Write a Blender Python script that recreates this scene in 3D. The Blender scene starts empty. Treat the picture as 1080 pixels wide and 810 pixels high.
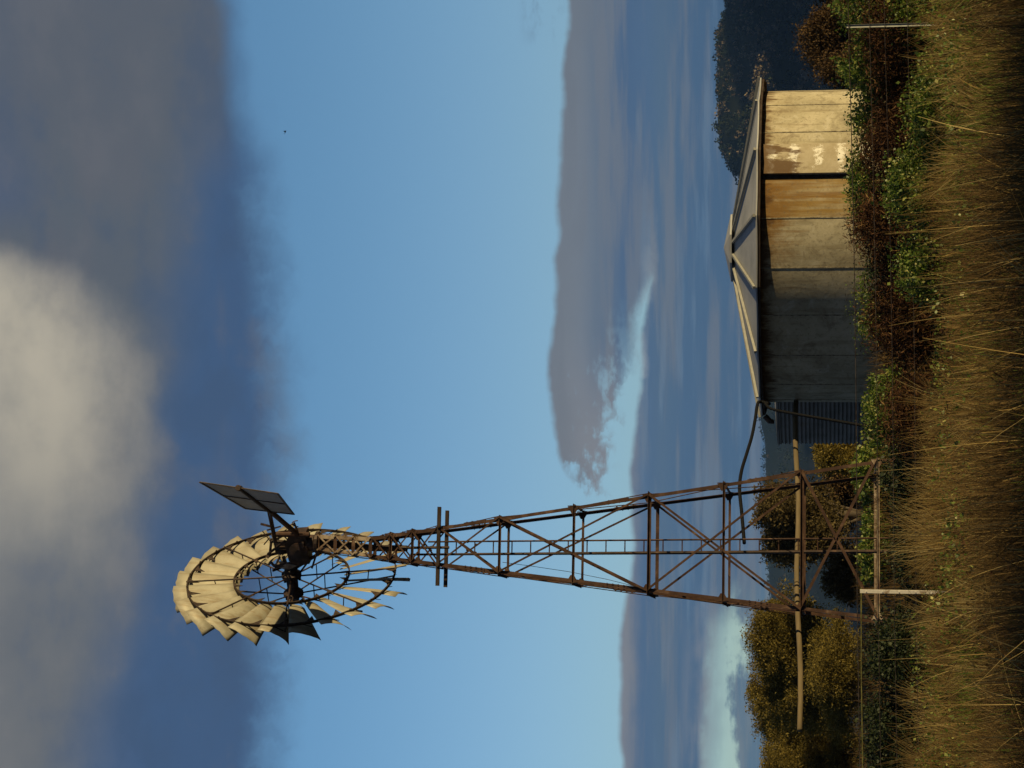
import bpy, math, random
import numpy as np
from mathutils import Vector, Matrix
random.seed(7)
rng = np.random.default_rng(11)
S = bpy.context.scene
COL = S.collection
R = math.radians

# ------------------------------------------------------------------ camera
F = 2200.0; U0, V0, HOR = 405.0, 540.0, 880.0
EYE = 1.6
PITCH = math.atan((HOR - V0) / F)
cp, sp = math.cos(PITCH), math.sin(PITCH)
FWD = Vector((0, cp, sp)); UP = Vector((0, -sp, cp)); RT = Vector((1, 0, 0))
CAMPOS = Vector((0, 0, EYE))

def at(u, v, Y):
    """world point at distance Y for a direction of the (upright) picture"""
    d = FWD + RT * ((u - U0) / F) + UP * ((V0 - v) / F)
    return CAMPOS + d * (Y / d.y)

cam = bpy.data.cameras.new('camera'); co = bpy.data.objects.new('camera', cam); COL.objects.link(co)
cam.sensor_fit = 'HORIZONTAL'; cam.sensor_width = 36; cam.lens = 36 * F / 1080
cam.clip_start = 0.1; cam.clip_end = 20000
# the photograph was taken with the camera turned on its side: its own x axis points to the ground
xl, yl, zl = -UP, RT, -FWD
m = Matrix(((xl.x, yl.x, zl.x, 0), (xl.y, yl.y, zl.y, 0), (xl.z, yl.z, zl.z, EYE), (0, 0, 0, 1)))
co.matrix_world = m
S.camera = co

# ------------------------------------------------------------------ node expressions
class X:
    nt = None
    def __init__(self, s): self.s = s
    @staticmethod
    def val(a): return a.s if isinstance(a, X) else a
    @classmethod
    def m(cls, op, *a, clamp=False):
        n = cls.nt.nodes.new('ShaderNodeMath'); n.operation = op; n.use_clamp = clamp
        for i, q in enumerate(a):
            q = cls.val(q)
            if isinstance(q, (int, float)): n.inputs[i].default_value = q
            else: cls.nt.links.new(q, n.inputs[i])
        return X(n.outputs[0])
    def __add__(a, b): return X.m('ADD', a, b)
    __radd__ = __add__
    def __sub__(a, b): return X.m('SUBTRACT', a, b)
    def __rsub__(a, b): return X.m('SUBTRACT', b, a)
    def __mul__(a, b): return X.m('MULTIPLY', a, b)
    __rmul__ = __mul__
    def __truediv__(a, b): return X.m('DIVIDE', a, b)

def mx(a, b): return X.m('MAXIMUM', a, b)
def mn(a, b): return X.m('MINIMUM', a, b)
def sm(x, lo, hi):
    """smooth step rising from lo to hi (falling when lo > hi)"""
    n = X.nt.nodes.new('ShaderNodeMapRange'); n.interpolation_type = 'SMOOTHSTEP'
    X.nt.links.new(X.val(x), n.inputs[0])
    a, b = (lo, hi) if lo < hi else (hi, lo)
    n.inputs[1].default_value = a; n.inputs[2].default_value = b
    n.inputs[3].default_value = 0 if lo < hi else 1; n.inputs[4].default_value = 1 if lo < hi else 0
    return X(n.outputs[0])
def vec(x, y, z=0.0):
    n = X.nt.nodes.new('ShaderNodeCombineXYZ')
    for i, q in enumerate((x, y, z)):
        q = X.val(q)
        if isinstance(q, (int, float)): n.inputs[i].default_value = q
        else: X.nt.links.new(q, n.inputs[i])
    return n.outputs[0]
def sep(s):
    n = X.nt.nodes.new('ShaderNodeSeparateXYZ'); X.nt.links.new(s, n.inputs[0])
    return X(n.outputs[0]), X(n.outputs[1]), X(n.outputs[2])
def noise(v, scale=1.0, detail=4, rough=0.55, dist=0.0):
    n = X.nt.nodes.new('ShaderNodeTexNoise')
    X.nt.links.new(X.val(v), n.inputs['Vector']); n.inputs['Scale'].default_value = scale
    n.inputs['Detail'].default_value = detail; n.inputs['Roughness'].default_value = rough
    n.inputs['Distortion'].default_value = dist
    return X(n.outputs[0])
def mixc(f, a, b, mode='MIX'):
    n = X.nt.nodes.new('ShaderNodeMix'); n.data_type = 'RGBA'; n.blend_type = mode
    for idx, q in ((0, f), (6, a), (7, b)):
        q = X.val(q)
        if isinstance(q, (int, float)): n.inputs[idx].default_value = q
        elif isinstance(q, tuple): n.inputs[idx].default_value = (*q, 1) if len(q) == 3 else q
        else: X.nt.links.new(q, n.inputs[idx])
    return X(n.outputs[2])
def ramp(f, stops):
    n = X.nt.nodes.new('ShaderNodeValToRGB'); X.nt.links.new(X.val(f), n.inputs[0])
    e = n.color_ramp.elements
    while len(e) > 1: e.remove(e[-1])
    e[0].position = stops[0][0]; e[0].color = (*stops[0][1], 1)
    for p, c in stops[1:]:
        k = e.new(p); k.color = (*c, 1)
    return X(n.outputs[0])
def attr(name):
    n = X.nt.nodes.new('ShaderNodeAttribute'); n.attribute_name = name
    return X(n.outputs['Fac'])
def coord(kind='Object'):
    n = X.nt.nodes.new('ShaderNodeTexCoord'); return n.outputs[kind]
def position():
    n = X.nt.nodes.new('ShaderNodeNewGeometry'); return n.outputs['Position']
def scaled(v, s):
    n = X.nt.nodes.new('ShaderNodeMapping'); n.inputs['Scale'].default_value = s
    X.nt.links.new(v, n.inputs[0]); return n.outputs[0]
def bump(h, strength=0.3, dist=0.01):
    n = X.nt.nodes.new('ShaderNodeBump'); n.inputs['Strength'].default_value = strength
    n.inputs['Distance'].default_value = dist
    X.nt.links.new(X.val(h), n.inputs['Height']); return n.outputs[0]

def material(name, fn, rough=0.8, metal=0.0, spec=0.3, transl=0.0):
    mt = bpy.data.materials.new(name); mt.use_nodes = True
    nt = mt.node_tree; X.nt = nt
    b = nt.nodes['Principled BSDF']
    r = fn()
    c, nrm, rg = (list(r) + [None, None])[:3] if isinstance(r, (tuple, list)) and isinstance(r[0], X) else (r, None, None)
    if isinstance(c, tuple): b.inputs['Base Color'].default_value = (*c, 1)
    else: nt.links.new(c.s, b.inputs['Base Color'])
    if nrm is not None: nt.links.new(nrm, b.inputs['Normal'])
    b.inputs['Roughness'].default_value = rough; b.inputs['Metallic'].default_value = metal
    b.inputs['Specular IOR Level'].default_value = spec
    if rg is not None: nt.links.new(rg.s, b.inputs['Roughness'])
    if transl:
        t = nt.nodes.new('ShaderNodeBsdfTranslucent'); a = nt.nodes.new('ShaderNodeMixShader')
        if isinstance(c, tuple): t.inputs[0].default_value = (*c, 1)
        else: nt.links.new(c.s, t.inputs[0])
        a.inputs[0].default_value = transl
        nt.links.new(b.outputs[0], a.inputs[1]); nt.links.new(t.outputs[0], a.inputs[2])
        nt.links.new(a.outputs[0], nt.nodes['Material Output'].inputs[0])
    return mt

# ------------------------------------------------------------------ mesh helpers
class MB:
    def __init__(self): self.v = []; self.f = []; self.a = []
    def add(self, vs, fs, a=0.0):
        k = len(self.v); self.v += [Vector(p) for p in vs]; self.f += [tuple(i + k for i in f) for f in fs]
        self.a += [a] * len(vs)
        return self
    def beam(self, a, b, w, h=None, up=None):
        """a rectangular bar from a to b"""
        h = w if h is None else h
        a, b = Vector(a), Vector(b); d = (b - a).normalized()
        up = Vector(up) if up is not None else (Vector((0, 0, 1)) if abs(d.z) < .9 else Vector((0, 1, 0)))
        s = d.cross(up).normalized(); t = s.cross(d).normalized()
        vs = []
        for p in (a, b):
            for i, j in ((-1, -1), (1, -1), (1, 1), (-1, 1)): vs.append(p + s * (i * w / 2) + t * (j * h / 2))
        return self.add(vs, [(0, 3, 2, 1), (4, 5, 6, 7), (0, 1, 5, 4), (1, 2, 6, 5), (2, 3, 7, 6), (3, 0, 4, 7)])
    def angle(self, a, b, w, t, p, q):
        """an angle iron from a to b, its heel on the line, flanges along p and q"""
        a, b = Vector(a), Vector(b); d = (b - a).normalized()
        p = (Vector(p) - d * d.dot(Vector(p))).normalized(); q = (Vector(q) - d * d.dot(Vector(q))).normalized()
        prof = [(0, 0), (w, 0), (w, t), (t, t), (t, w), (0, w)]
        vs = [e + p * x + q * y for e in (a, b) for x, y in prof]
        fs = [(i, (i + 1) % 6, 6 + (i + 1) % 6, 6 + i) for i in range(6)] + [(0, 3, 2, 1), (0, 5, 4, 3), (6, 7, 8, 9), (6, 9, 10, 11)]
        return self.add(vs, fs)
    def tube(self, pts, r, n=8, cap=True):
        pts = [Vector(p) for p in pts]; N = len(pts)
        rs = list(r) if isinstance(r, (list, tuple)) else [r] * N
        d = (pts[1] - pts[0]).normalized()
        s = d.orthogonal().normalized()
        vs = []
        for i, p in enumerate(pts):
            dn = (pts[min(i + 1, N - 1)] - pts[max(i - 1, 0)]).normalized()
            s = (s - dn * s.dot(dn)).normalized(); t = dn.cross(s)
            for k in range(n):
                an = 2 * math.pi * k / n
                vs.append(p + (s * math.cos(an) + t * math.sin(an)) * rs[i])
        fs = [(i * n + k, i * n + (k + 1) % n, (i + 1) * n + (k + 1) % n, (i + 1) * n + k) for i in range(N - 1) for k in range(n)]
        if cap: fs += [tuple(reversed(range(n))), tuple((N - 1) * n + k for k in range(n))]
        return self.add(vs, fs)
    def lathe(self, c, axis, prof, n=24):
        """prof: (radius, along axis)"""
        axis = Vector(axis).normalized(); s = axis.orthogonal().normalized(); t = axis.cross(s); c = Vector(c)
        vs = [c + axis * h + (s * math.cos(2 * math.pi * k / n) + t * math.sin(2 * math.pi * k / n)) * r for r, h in prof for k in range(n)]
        N = len(prof)
        fs = [(i * n + k, i * n + (k + 1) % n, (i + 1) * n + (k + 1) % n, (i + 1) * n + k) for i in range(N - 1) for k in range(n)]
        fs += [tuple(reversed(range(n))), tuple((N - 1) * n + k for k in range(n))]
        return self.add(vs, fs)
    def ring(self, c, axis, r, w, t, n=96):
        """flat bar rolled into a hoop: w along the axis, t radially"""
        axis = Vector(axis).normalized(); s = axis.orthogonal().normalized(); q = axis.cross(s); c = Vector(c)
        prof = [(r - t / 2, -w / 2), (r + t / 2, -w / 2), (r + t / 2, w / 2), (r - t / 2, w / 2)]
        vs = [c + axis * h + (s * math.cos(2 * math.pi * k / n) + q * math.sin(2 * math.pi * k / n)) * rr for k in range(n) for rr, h in prof]
        fs = [(k * 4 + i, k * 4 + (i + 1) % 4, ((k + 1) % n) * 4 + (i + 1) % 4, ((k + 1) % n) * 4 + i) for k in range(n) for i in range(4)]
        return self.add(vs, fs)
    def plate(self, pts, t):
        """a flat polygon given thickness t"""
        pts = [Vector(p) for p in pts]; nrm = (pts[1] - pts[0]).cross(pts[2] - pts[0]).normalized(); n = len(pts)
        vs = [p + nrm * t / 2 for p in pts] + [p - nrm * t / 2 for p in pts]
        return self.add(vs, [tuple(range(n)), tuple(reversed(range(n, 2 * n)))] + [(i, n + i, n + (i + 1) % n, (i + 1) % n) for i in range(n)])
    def build(self, name, mat, parent=None, smooth=False, origin=None, attr_name=None):
        o0 = Vector(origin) if origin is not None else (ORIGIN.get(parent.name, Vector()) if parent is not None else Vector())
        me = bpy.data.meshes.new(name)
        me.from_pydata([tuple(p - o0) for p in self.v], [], self.f)
        me.validate()
        if attr_name:
            at_ = me.attributes.new(attr_name, 'FLOAT', 'POINT'); at_.data.foreach_set('value', self.a[:len(me.vertices)])
        if smooth:
            me.polygons.foreach_set('use_smooth', [True] * len(me.polygons))
        me.materials.append(mat)
        o = bpy.data.objects.new(name, me); COL.objects.link(o)
        if parent is not None:
            o.parent = parent; ORIGIN[o.name] = o0
        else:
            o.location = o0; ORIGIN[o.name] = o0
        return o
ORIGIN = {}
def tag(o, label=None, cat=None, group=None, kind=None):
    for k, v in (('label', label), ('category', cat), ('group', group), ('kind', kind)):
        if v: o[k] = v
    return o
def thing(name, loc, label, cat, group=None):
    o = bpy.data.objects.new(name, None); COL.objects.link(o); o.location = loc; o.empty_display_size = .3
    ORIGIN[o.name] = Vector(loc)
    return tag(o, label, cat, group)

def arrays(name, V, Fq, mat, parent=None, origin=None, **attrs):
    """mesh from numpy arrays; Fq is an M x 4 or M x 3 face array"""
    o0 = np.array(origin if origin is not None else (ORIGIN[parent.name] if parent is not None else (0, 0, 0)), float)
    me = bpy.data.meshes.new(name); n, k = len(V), Fq.shape[1]
    me.vertices.add(n); me.vertices.foreach_set('co', (V - o0).astype(np.float32).ravel())
    me.loops.add(Fq.size); me.loops.foreach_set('vertex_index', Fq.astype(np.int32).ravel())
    me.polygons.add(len(Fq)); me.polygons.foreach_set('loop_start', np.arange(0, Fq.size, k, dtype=np.int32))
    me.polygons.foreach_set('loop_total', np.full(len(Fq), k, np.int32))
    for an, av in attrs.items():
        q = me.attributes.new(an, 'FLOAT', 'POINT'); q.data.foreach_set('value', av.astype(np.float32))
    me.update(calc_edges=True); me.validate()
    me.materials.append(mat)
    o = bpy.data.objects.new(name, me); COL.objects.link(o)
    if parent is not None: o.parent = parent
    else: o.location = o0
    ORIGIN[o.name] = Vector(o0)
    return o

def leaf_arrays(P, size, aspect=0.6, droop=0.0, outward=None):
    """a small folded leaf (two quads) at every point; returns verts, faces, per-vertex random"""
    n = len(P)
    d = rng.normal(size=(n, 3)); d[:, 2] -= droop
    if outward is not None: d += outward
    d /= np.linalg.norm(d, axis=1)[:, None]
    e = rng.normal(size=(n, 3)); s = np.cross(d, e); s /= np.linalg.norm(s, axis=1)[:, None]
    nn = np.cross(s, d)
    L = (size * np.exp(np.clip(rng.normal(-.1, .38, n), -.9, .6)))[:, None] if np.isscalar(size) else size[:, None]
    W = L * aspect * .5
    V = np.stack([P, P + d * L * .45 + s * W + nn * L * .08, P + d * L, P + d * L * .45 - s * W + nn * L * .08], 1).reshape(-1, 3)
    Fq = np.arange(n * 4).reshape(n, 4)
    return V, Fq, np.repeat(rng.random(n), 4)

# ------------------------------------------------------------------ terrain
def ground_z(x, y):
    x = np.asarray(x, float); y = np.asarray(y, float)
    def st(a, b, t):
        q = np.clip((t - a) / (b - a), 0, 1); return q * q * (3 - 2 * q)
    z = .2 * st(8, 23, y) + .5 * st(23, 30, y) + .12 * st(30, 40, y)
    z = z - 6.5 * st(42, 125, y) - 7 * st(110, 300, y)
    z = z + .06 * np.sin(x * .9 + y * .5) * st(2, 10, y) * (1 - st(60, 90, y)) + .05 * np.sin(x * 2.3 - y * 1.3 + 1) * (1 - st(60, 90, y))
    return z
def gz(x, y): return float(ground_z(x, y))

def m_ground():
    p = position()
    n1 = noise(p, .5, 5); n2 = noise(p, 9, 5)
    return mixc(n2, ramp(n1, [(.3, (.035, .026, .012)), (.5, (.05, .04, .018)), (.7, (.028, .034, .012))]), (.03, .022, .012)), bump(n2, .8, .06)
M_ground = material('grassy_soil', m_ground, .95, spec=.1)
ys = np.concatenate([np.arange(-60, 0, 6), np.arange(0, 60, .6), np.arange(60, 320, 8), np.geomspace(320, 4600, 40)])
xs = np.concatenate([-np.geomspace(4200, 14, 40), np.arange(-13.4, 13.5, .6), np.geomspace(14, 4200, 40)])
gx, gy = np.meshgrid(xs, ys); nx, ny = len(xs), len(ys)
V = np.stack([gx.ravel(), gy.ravel(), ground_z(gx, gy).ravel()], 1)
ii = (np.arange(ny - 1)[:, None] * nx + np.arange(nx - 1)[None, :]).ravel()
g = arrays('ground', V, np.stack([ii, ii + 1, ii + nx + 1, ii + nx], 1), M_ground); g['kind'] = 'structure'
g.data.polygons.foreach_set('use_smooth', [True] * len(g.data.polygons))

# far hills -----------------------------------------------------------------
def m_forest():
    p = position()
    n1 = noise(p, .012, 5, .6); n2 = noise(p, .12, 4)
    return mixc(n2, ramp(n1, [(.35, (.012, .02, .012)), (.55, (.022, .026, .014)), (.7, (.045, .036, .02))]), (.012, .016, .01))
M_forest = material('forest_floor', m_forest, .95, spec=.05)
def z_at(v, Y): return at(U0, v, Y).z
def hill(name, Y, depth, prof, wob, seed, base=-14):
    """a long ridge at distance Y, its crest given by (u, v) pairs of the skyline"""
    r = np.random.default_rng(seed)
    us = np.linspace(prof[0][0], prof[-1][0], 160)
    vv = np.interp(us, [p[0] for p in prof], [p[1] for p in prof])
    crest = np.array([z_at(v, Y) for v in vv]) + wob * (np.sin(us * .11 + seed) + .6 * np.sin(us * .31 + 2 * seed))
    rows = []; T = np.linspace(-1, 1, 31)
    for t in T:
        prof_t = (1 - abs(t)) ** 1.15 * (1 + .12 * math.sin(9 * t)) if t != 0 else 1
        y = Y + t * depth
        x = (us - U0) / F * Y
        zz = base + (crest - base) * min(prof_t, 1) * (1 + .06 * np.sin(us * .07 + 5 * t) * (abs(t) > .1))
        rows.append(np.stack([x, np.full_like(x, y), zz], 1))
    V = np.concatenate(rows); n = len(us)
    ii = (np.arange(30)[:, None] * n + np.arange(n - 1)[None, :]).ravel()
    o = arrays(name, V, np.stack([ii, ii + 1, ii + n + 1, ii + n], 1), M_forest); o['kind'] = 'structure'
    o.data.polygons.foreach_set('use_smooth', [True] * len(o.data.polygons))
    return V.reshape(31, n, 3)
H1 = hill('wooded_hill', 2500, 800, [(480, 900), (520, 850), (570, 815), (600, 797), (620, 786), (640, 769), (660, 762), (710, 760), (770, 759), (810, 770), (850, 783), (960, 770), (1150, 800), (1300, 900)], .6, 3)
H2 = hill('far_hills', 3200, 900, [(-500, 840), (-250, 800), (-60, 812), (60, 826), (150, 818), (175, 814), (240, 808), (300, 809), (340, 807), (375, 802), (420, 800), (520, 790), (640, 800), (900, 780), (1400, 860)], .8, 5)
# high ridge added out of view at right, keeping the low sun off the valley
us = np.linspace(0, 1, 60); T = np.linspace(-1, 1, 21)
rows = []
for t in T:
    cx = 780 + 700 * us; cy = 330 + 2900 * us
    hgt = 330 * np.clip(us * 9, 0, 1) ** .7 * (1 + .1 * np.sin(us * 23)) * (1 - abs(t)) ** 1.1
    rows.append(np.stack([cx + 420 * t, cy, -15 + hgt], 1))
V = np.concatenate(rows); n = 60
ii = (np.arange(20)[:, None] * n + np.arange(n - 1)[None, :]).ravel()
o = arrays('unseen_shade_ridge', V, np.stack([ii, ii + 1, ii + n + 1, ii + n], 1), M_forest); o['kind'] = 'structure'

# woods on the hills: too many and too far to count -------------------------
def m_wood():
    a = attr('rnd'); b = attr('kindv')
    return mixc(a * .6, ramp(b, [(0, (.02, .034, .02)), (.68, (.07, .085, .038)), (.76, (.2, .15, .09)), (1, (.32, .25, .17))]), (.012, .018, .012))
M_wood = material('wood_foliage', m_wood, .9, spec=.05)
M_farwood = material('far_wood_foliage', lambda: ramp(attr('kindv'), [(0, (.012, .02, .014)), (.7, (.03, .04, .022)), (.8, (.08, .065, .045))]), .9, spec=.05)
def wood(name, grid, n_tree, h, per, seed, brown=None):
    r = np.random.default_rng(seed)
    A = grid[1:17]
    P = []
    i = r.integers(0, A.shape[0] - 1, n_tree); j = r.integers(0, A.shape[1] - 1, n_tree); a, b = r.random(n_tree), r.random(n_tree)
    k = n_tree // 6; i[:k] = 14; a[:k] = r.uniform(.3, 1, k)       # a row along the crest
    P = A[i, j] * ((1 - a) * (1 - b))[:, None] + A[i + 1, j] * (a * (1 - b))[:, None] + A[i, j + 1] * ((1 - a) * b)[:, None] + A[i + 1, j + 1] * (a * b)[:, None]
    uu = U0 + P[:, 0] / P[:, 1] * F
    keep = (uu > -250) & (uu < 1100); P = P[keep]; uu = uu[keep]; n = len(P)
    hh = h * np.exp(r.normal(-.1, .32, n))
    kv = r.random(n) * .65
    if brown is not None:
        vv = HOR - (P[:, 2] - EYE) / P[:, 1] * F
        q = brown(uu, vv) > r.random(n); kv[q] = r.uniform(.75, 1, q.sum())
    d = r.normal(size=(n, per, 3)); d /= np.linalg.norm(d, axis=2)[..., None]
    rad = r.uniform(.35, 1, (n, per, 1)) ** .5
    C = P[:, None, :] + d * rad * np.stack([hh * .42, hh * .42, hh * .5], 1)[:, None, :]
    C[..., 2] += (hh * .55)[:, None]
    C = C.reshape(-1, 3)
    V, Fq, rr = leaf_arrays(C, np.repeat(hh, per) * .3, .9)
    o = arrays(name, V, Fq, M_wood if grid is H1 else M_farwood, rnd=rr, kindv=np.repeat(np.repeat(kv, per), 4)); o['kind'] = 'stuff'
    return o
w = wood('hillside_wood', H1, 9500, 6.0, 22, 21, lambda u, v: .9 * np.exp(-((u - 735) / 34) ** 2 - ((v - 798) / 22) ** 2) + .14 + .5 * (v > 845))
tag(w, 'dark woodland covering the steep hill behind the tank roof', 'woodland')
w = wood('distant_wood', H2, 5200, 6.5, 16, 22, lambda u, v: .35 * np.exp(-((u - 205) / 30) ** 2 - ((v - 825) / 12) ** 2) + .03)
tag(w, 'hazy blue woodland on the low far hills behind the windmill legs', 'woodland')

# ------------------------------------------------------------------ materials
def m_rust():
    p = coord(); n1 = noise(p, 5, 5, .65); n2 = noise(scaled(p, (40, 40, 9)), 1, 4)
    c = ramp(n1, [(.3, (.022, .014, .011)), (.46, (.05, .029, .021)), (.56, (.085, .05, .034)), (.66, (.17, .105, .068)), (.78, (.32, .26, .2))])
    return mixc(n2 * .6, c, (.09, .04, .022)), bump(n2, .3, .004)
M_rust = material('rusted_steel', m_rust, .75, .15, .3)
def m_rustpale():
    p = coord(); n1 = noise(p, 7, 5, .65)
    return ramp(n1, [(.35, (.1, .055, .035)), (.5, (.26, .19, .13)), (.62, (.42, .34, .25))])
M_rustpale = material('flaking_galvanised', m_rustpale, .65, .2, .3)
def m_dark_iron():
    p = coord(); n1 = noise(p, 9, 5, .65)
    return ramp(n1, [(.35, (.022, .015, .012)), (.55, (.05, .03, .022)), (.72, (.13, .07, .04))]), bump(n1, .4, .01)
M_iron = material('oily_iron', m_dark_iron, .6, .2, .35)
def m_sail():
    p = coord(); n1 = noise(p, 3.5, 6, .6); n2 = noise(p, 26, 4); n3 = noise(p, 8, 3, .7)
    c = ramp(n1, [(.3, (.25, .235, .18)), (.5, (.36, .345, .27)), (.68, (.45, .435, .35))])
    oi = X.nt.nodes.new('ShaderNodeObjectInfo'); c = mixc(X(oi.outputs['Random']) * .4, c, (.30, .265, .19))
    n3 = noise(vec(*[q * 8 for q in sep(p)][:2], X(oi.outputs['Random']) * 9), 1.0, 4, .7)
    c = mixc(sm(n3, .5, .66) * .55, c, (.22, .15, .075))
    return mixc(n2 * .25, c, (.28, .23, .14)), bump(n1, .25, .02)
M_sail = material('weathered_galvanised_sheet', m_sail, .6, .15, .35)
def m_vane():
    p = coord(); n1 = noise(p, 5, 5, .6)
    return ramp(n1, [(.3, (.2, .22, .235)), (.6, (.29, .31, .33)), (.78, (.22, .19, .16))])
M_vane = material('dull_sheet', m_vane, .6, .15, .3)
def m_timber():
    p = coord(); n1 = noise(scaled(p, (2, 2, 30)), 1, 5); n2 = noise(p, 3, 4)
    return mixc(n2, ramp(n1, [(.3, (.10, .075, .045)), (.6, (.2, .15, .09)), (.75, (.14, .105, .065))]), (.12, .095, .05)), bump(n1, .4, .006)
M_timber = material('weathered_timber', m_timber, .85, spec=.15)
def m_plank():
    p = coord(); n1 = noise(scaled(p, (3, 20, 20)), 1, 5)
    return ramp(n1, [(.3, (.025, .018, .014)), (.7, (.07, .05, .04))])
M_plank = material('old_dark_timber', m_plank, .85, spec=.15)
M_hose = material('black_hose', lambda: (.008, .008, .009), .8, spec=.1)
M_wire = material('fence_wire_metal', lambda: ramp(noise(coord(), 20, 3), [(.4, (.05, .035, .028)), (.6, (.12, .1, .09))]), .6, .5)
def m_grey_post():
    n1 = noise(coord(), 12, 4); return ramp(n1, [(.3, (.16, .17, .16)), (.7, (.28, .29, .27))])
M_post = material('galvanised_post', m_grey_post, .6, .3)
def m_white_post():
    n1 = noise(coord(), 9, 5, .7); n2 = noise(coord(), 40, 3)
    return mixc(sm(n1, .52, .66), ramp(n2, [(.3, (.62, .58, .5)), (.7, (.74, .70, .62))]), (.32, .24, .16))
M_white = material('flaking_white_paint', m_white_post, .8, spec=.2)
def m_lichen():
    n1 = noise(coord(), 14, 4, .7); return ramp(n1, [(.3, (.06, .05, .03)), (.5, (.15, .14, .05)), (.7, (.25, .24, .08))])
M_lichen = material('lichen_rail', m_lichen, .95, spec=.05)

# concrete tank wall: bays of poured concrete, stained
SUNPHI = 68.0      # degrees from straight at the viewer (-Y) towards the right (+X)
SUNEL = 14.0
TC = at(550, 905, 36.0); TX, TY = TC.x, TC.y; TR = 2.65
TZ0 = gz(TX, TY) - .15; TZ1 = z_at(803.5, 36.0) - .04
def m_concrete():
    p = coord(); x, y, z = sep(p)
    ang = X.m('ARCTAN2', x, y * -1.0)                      # origin stands on the tank's axis
    cyl = vec(ang * 2.65, z, 0.0); deg = ang * (180 / math.pi)
    top = (TZ1 - TZ0) - z                                  # metres below the rim
    n1 = noise(cyl, 1.1, 6, .6, .5)
    blot = noise(cyl, 3.2, 7, .72, .6)
    speck = noise(cyl, 16, 5, .7)
    streak = noise(scaled(cyl, (5, .5, 1)), 1, 5, .6, .3)
    runs = noise(scaled(cyl, (13, .5, 1)), 1, 5, .65, .2)
    c = ramp(n1, [(.3, (.30, .265, .18)), (.5, (.42, .375, .255)), (.68, (.53, .475, .34))])
    c = mixc(sm(blot, .5, .64) * .65, c, (.22, .185, .125))
    c = mixc(sm(blot, .46, .36) * .5, c, (.55, .51, .40))
    c = mixc(sm(streak, .5, .64) * .45, c, (.20, .16, .095))
    # rust let down from the rim: one bay stained all the way, its neighbours near the top
    bayw = sm(deg, 5.5, 7.5) * sm(deg, 23, 21)
    near = sm(deg, -16, 4) * sm(deg, 30, 22)
    c = mixc(bayw * (sm(runs, .40, .62) * .55 + .38), c, (.30, .185, .048))
    c = mixc(bayw * sm(streak, .47, .60) * .6, c, (.20, .095, .025))
    reach = sm(top - (runs - .5) * 1.6 - (blot - .5) * .8, .75, .12)
    c = mixc(reach * (near * .8 + .14), c, (.22, .12, .035))
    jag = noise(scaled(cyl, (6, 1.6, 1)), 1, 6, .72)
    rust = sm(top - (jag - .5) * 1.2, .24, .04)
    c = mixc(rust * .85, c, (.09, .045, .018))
    c = mixc(sm(runs, .60, .68) * sm(top, 1.7, .2) * .5, c, (.13, .085, .045))
    low = sm(z - (blot - .5) * .9, .7, .25)
    c = mixc(low * .5, c, (.15, .14, .08))
    c = mixc(sm(speck, .54, .64) * .5, c, (.17, .14, .095))
    return c, bump(speck * .6 + blot, .5, .012)
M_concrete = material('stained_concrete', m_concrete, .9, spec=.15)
M_joint = material('joint_mortar', lambda: ramp(noise(coord(), 12, 4, .7), [(.35, (.09, .07, .045)), (.6, (.36, .32, .23))]), .9, spec=.1)
def m_lime():
    p = coord(); x, y, z = sep(p); ang = X.m('ARCTAN2', x, y * -1.0); cyl = vec(ang * 2.65, z, 0.0)
    n1 = noise(cyl, 4, 6, .7, .3); n2 = noise(cyl, 20, 5)
    c = ramp(n1, [(.3, (.36, .30, .19)), (.6, (.46, .40, .28))])
    bands = X.m('SINE', z * 17.0) * .12
    w = sm(noise(scaled(cyl, (6.5, 5.0, 1)), 1, 7, .85, .9) + bands - sm(X.m('ABSOLUTE', ang * 57.3 - 30.0), 1.5, 5.0) * .08, .53, .60)
    c = mixc(w * .95, c, (.84, .81, .70))
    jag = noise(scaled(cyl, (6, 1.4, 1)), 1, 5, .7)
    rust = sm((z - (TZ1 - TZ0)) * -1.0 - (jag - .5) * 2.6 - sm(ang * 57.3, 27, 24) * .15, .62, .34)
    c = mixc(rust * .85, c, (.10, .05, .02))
    return mixc(sm(n2, .6, .75) * .4, c, (.25, .18, .09)), bump(n2, .4, .01)
M_lime = material('lime_streaked_concrete', m_lime, .9, spec=.15)
def m_roof():
    p = coord(); n1 = noise(p, 1.2, 5, .6); n2 = noise(p, 11, 5, .65)
    c = ramp(n1, [(.3, (.25, .26, .265)), (.55, (.35, .355, .36)), (.75, (.41, .41, .39))])
    return mixc(sm(n2, .55, .8) * .4, c, (.16, .12, .085)), bump(n2, .15, .01)
M_roof = material('grey_roof_sheet', m_roof, .65, .1, .3)
def m_rib():
    n2 = noise(coord(), 8, 5, .65)
    return ramp(n2, [(.3, (.22, .22, .2)), (.6, (.31, .305, .27)), (.8, (.2, .18, .15))])
M_rib = material('pale_capping', m_rib, .6, .1, .3)
def m_corr():
    p = coord(); n1 = noise(p, 2.2, 5, .6)
    return ramp(n1, [(.3, (.17, .16, .14)), (.55, (.26, .245, .22)), (.75, (.2, .15, .11))])
M_corr = material('corrugated_iron', m_corr, .75, .0, .2)

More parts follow.
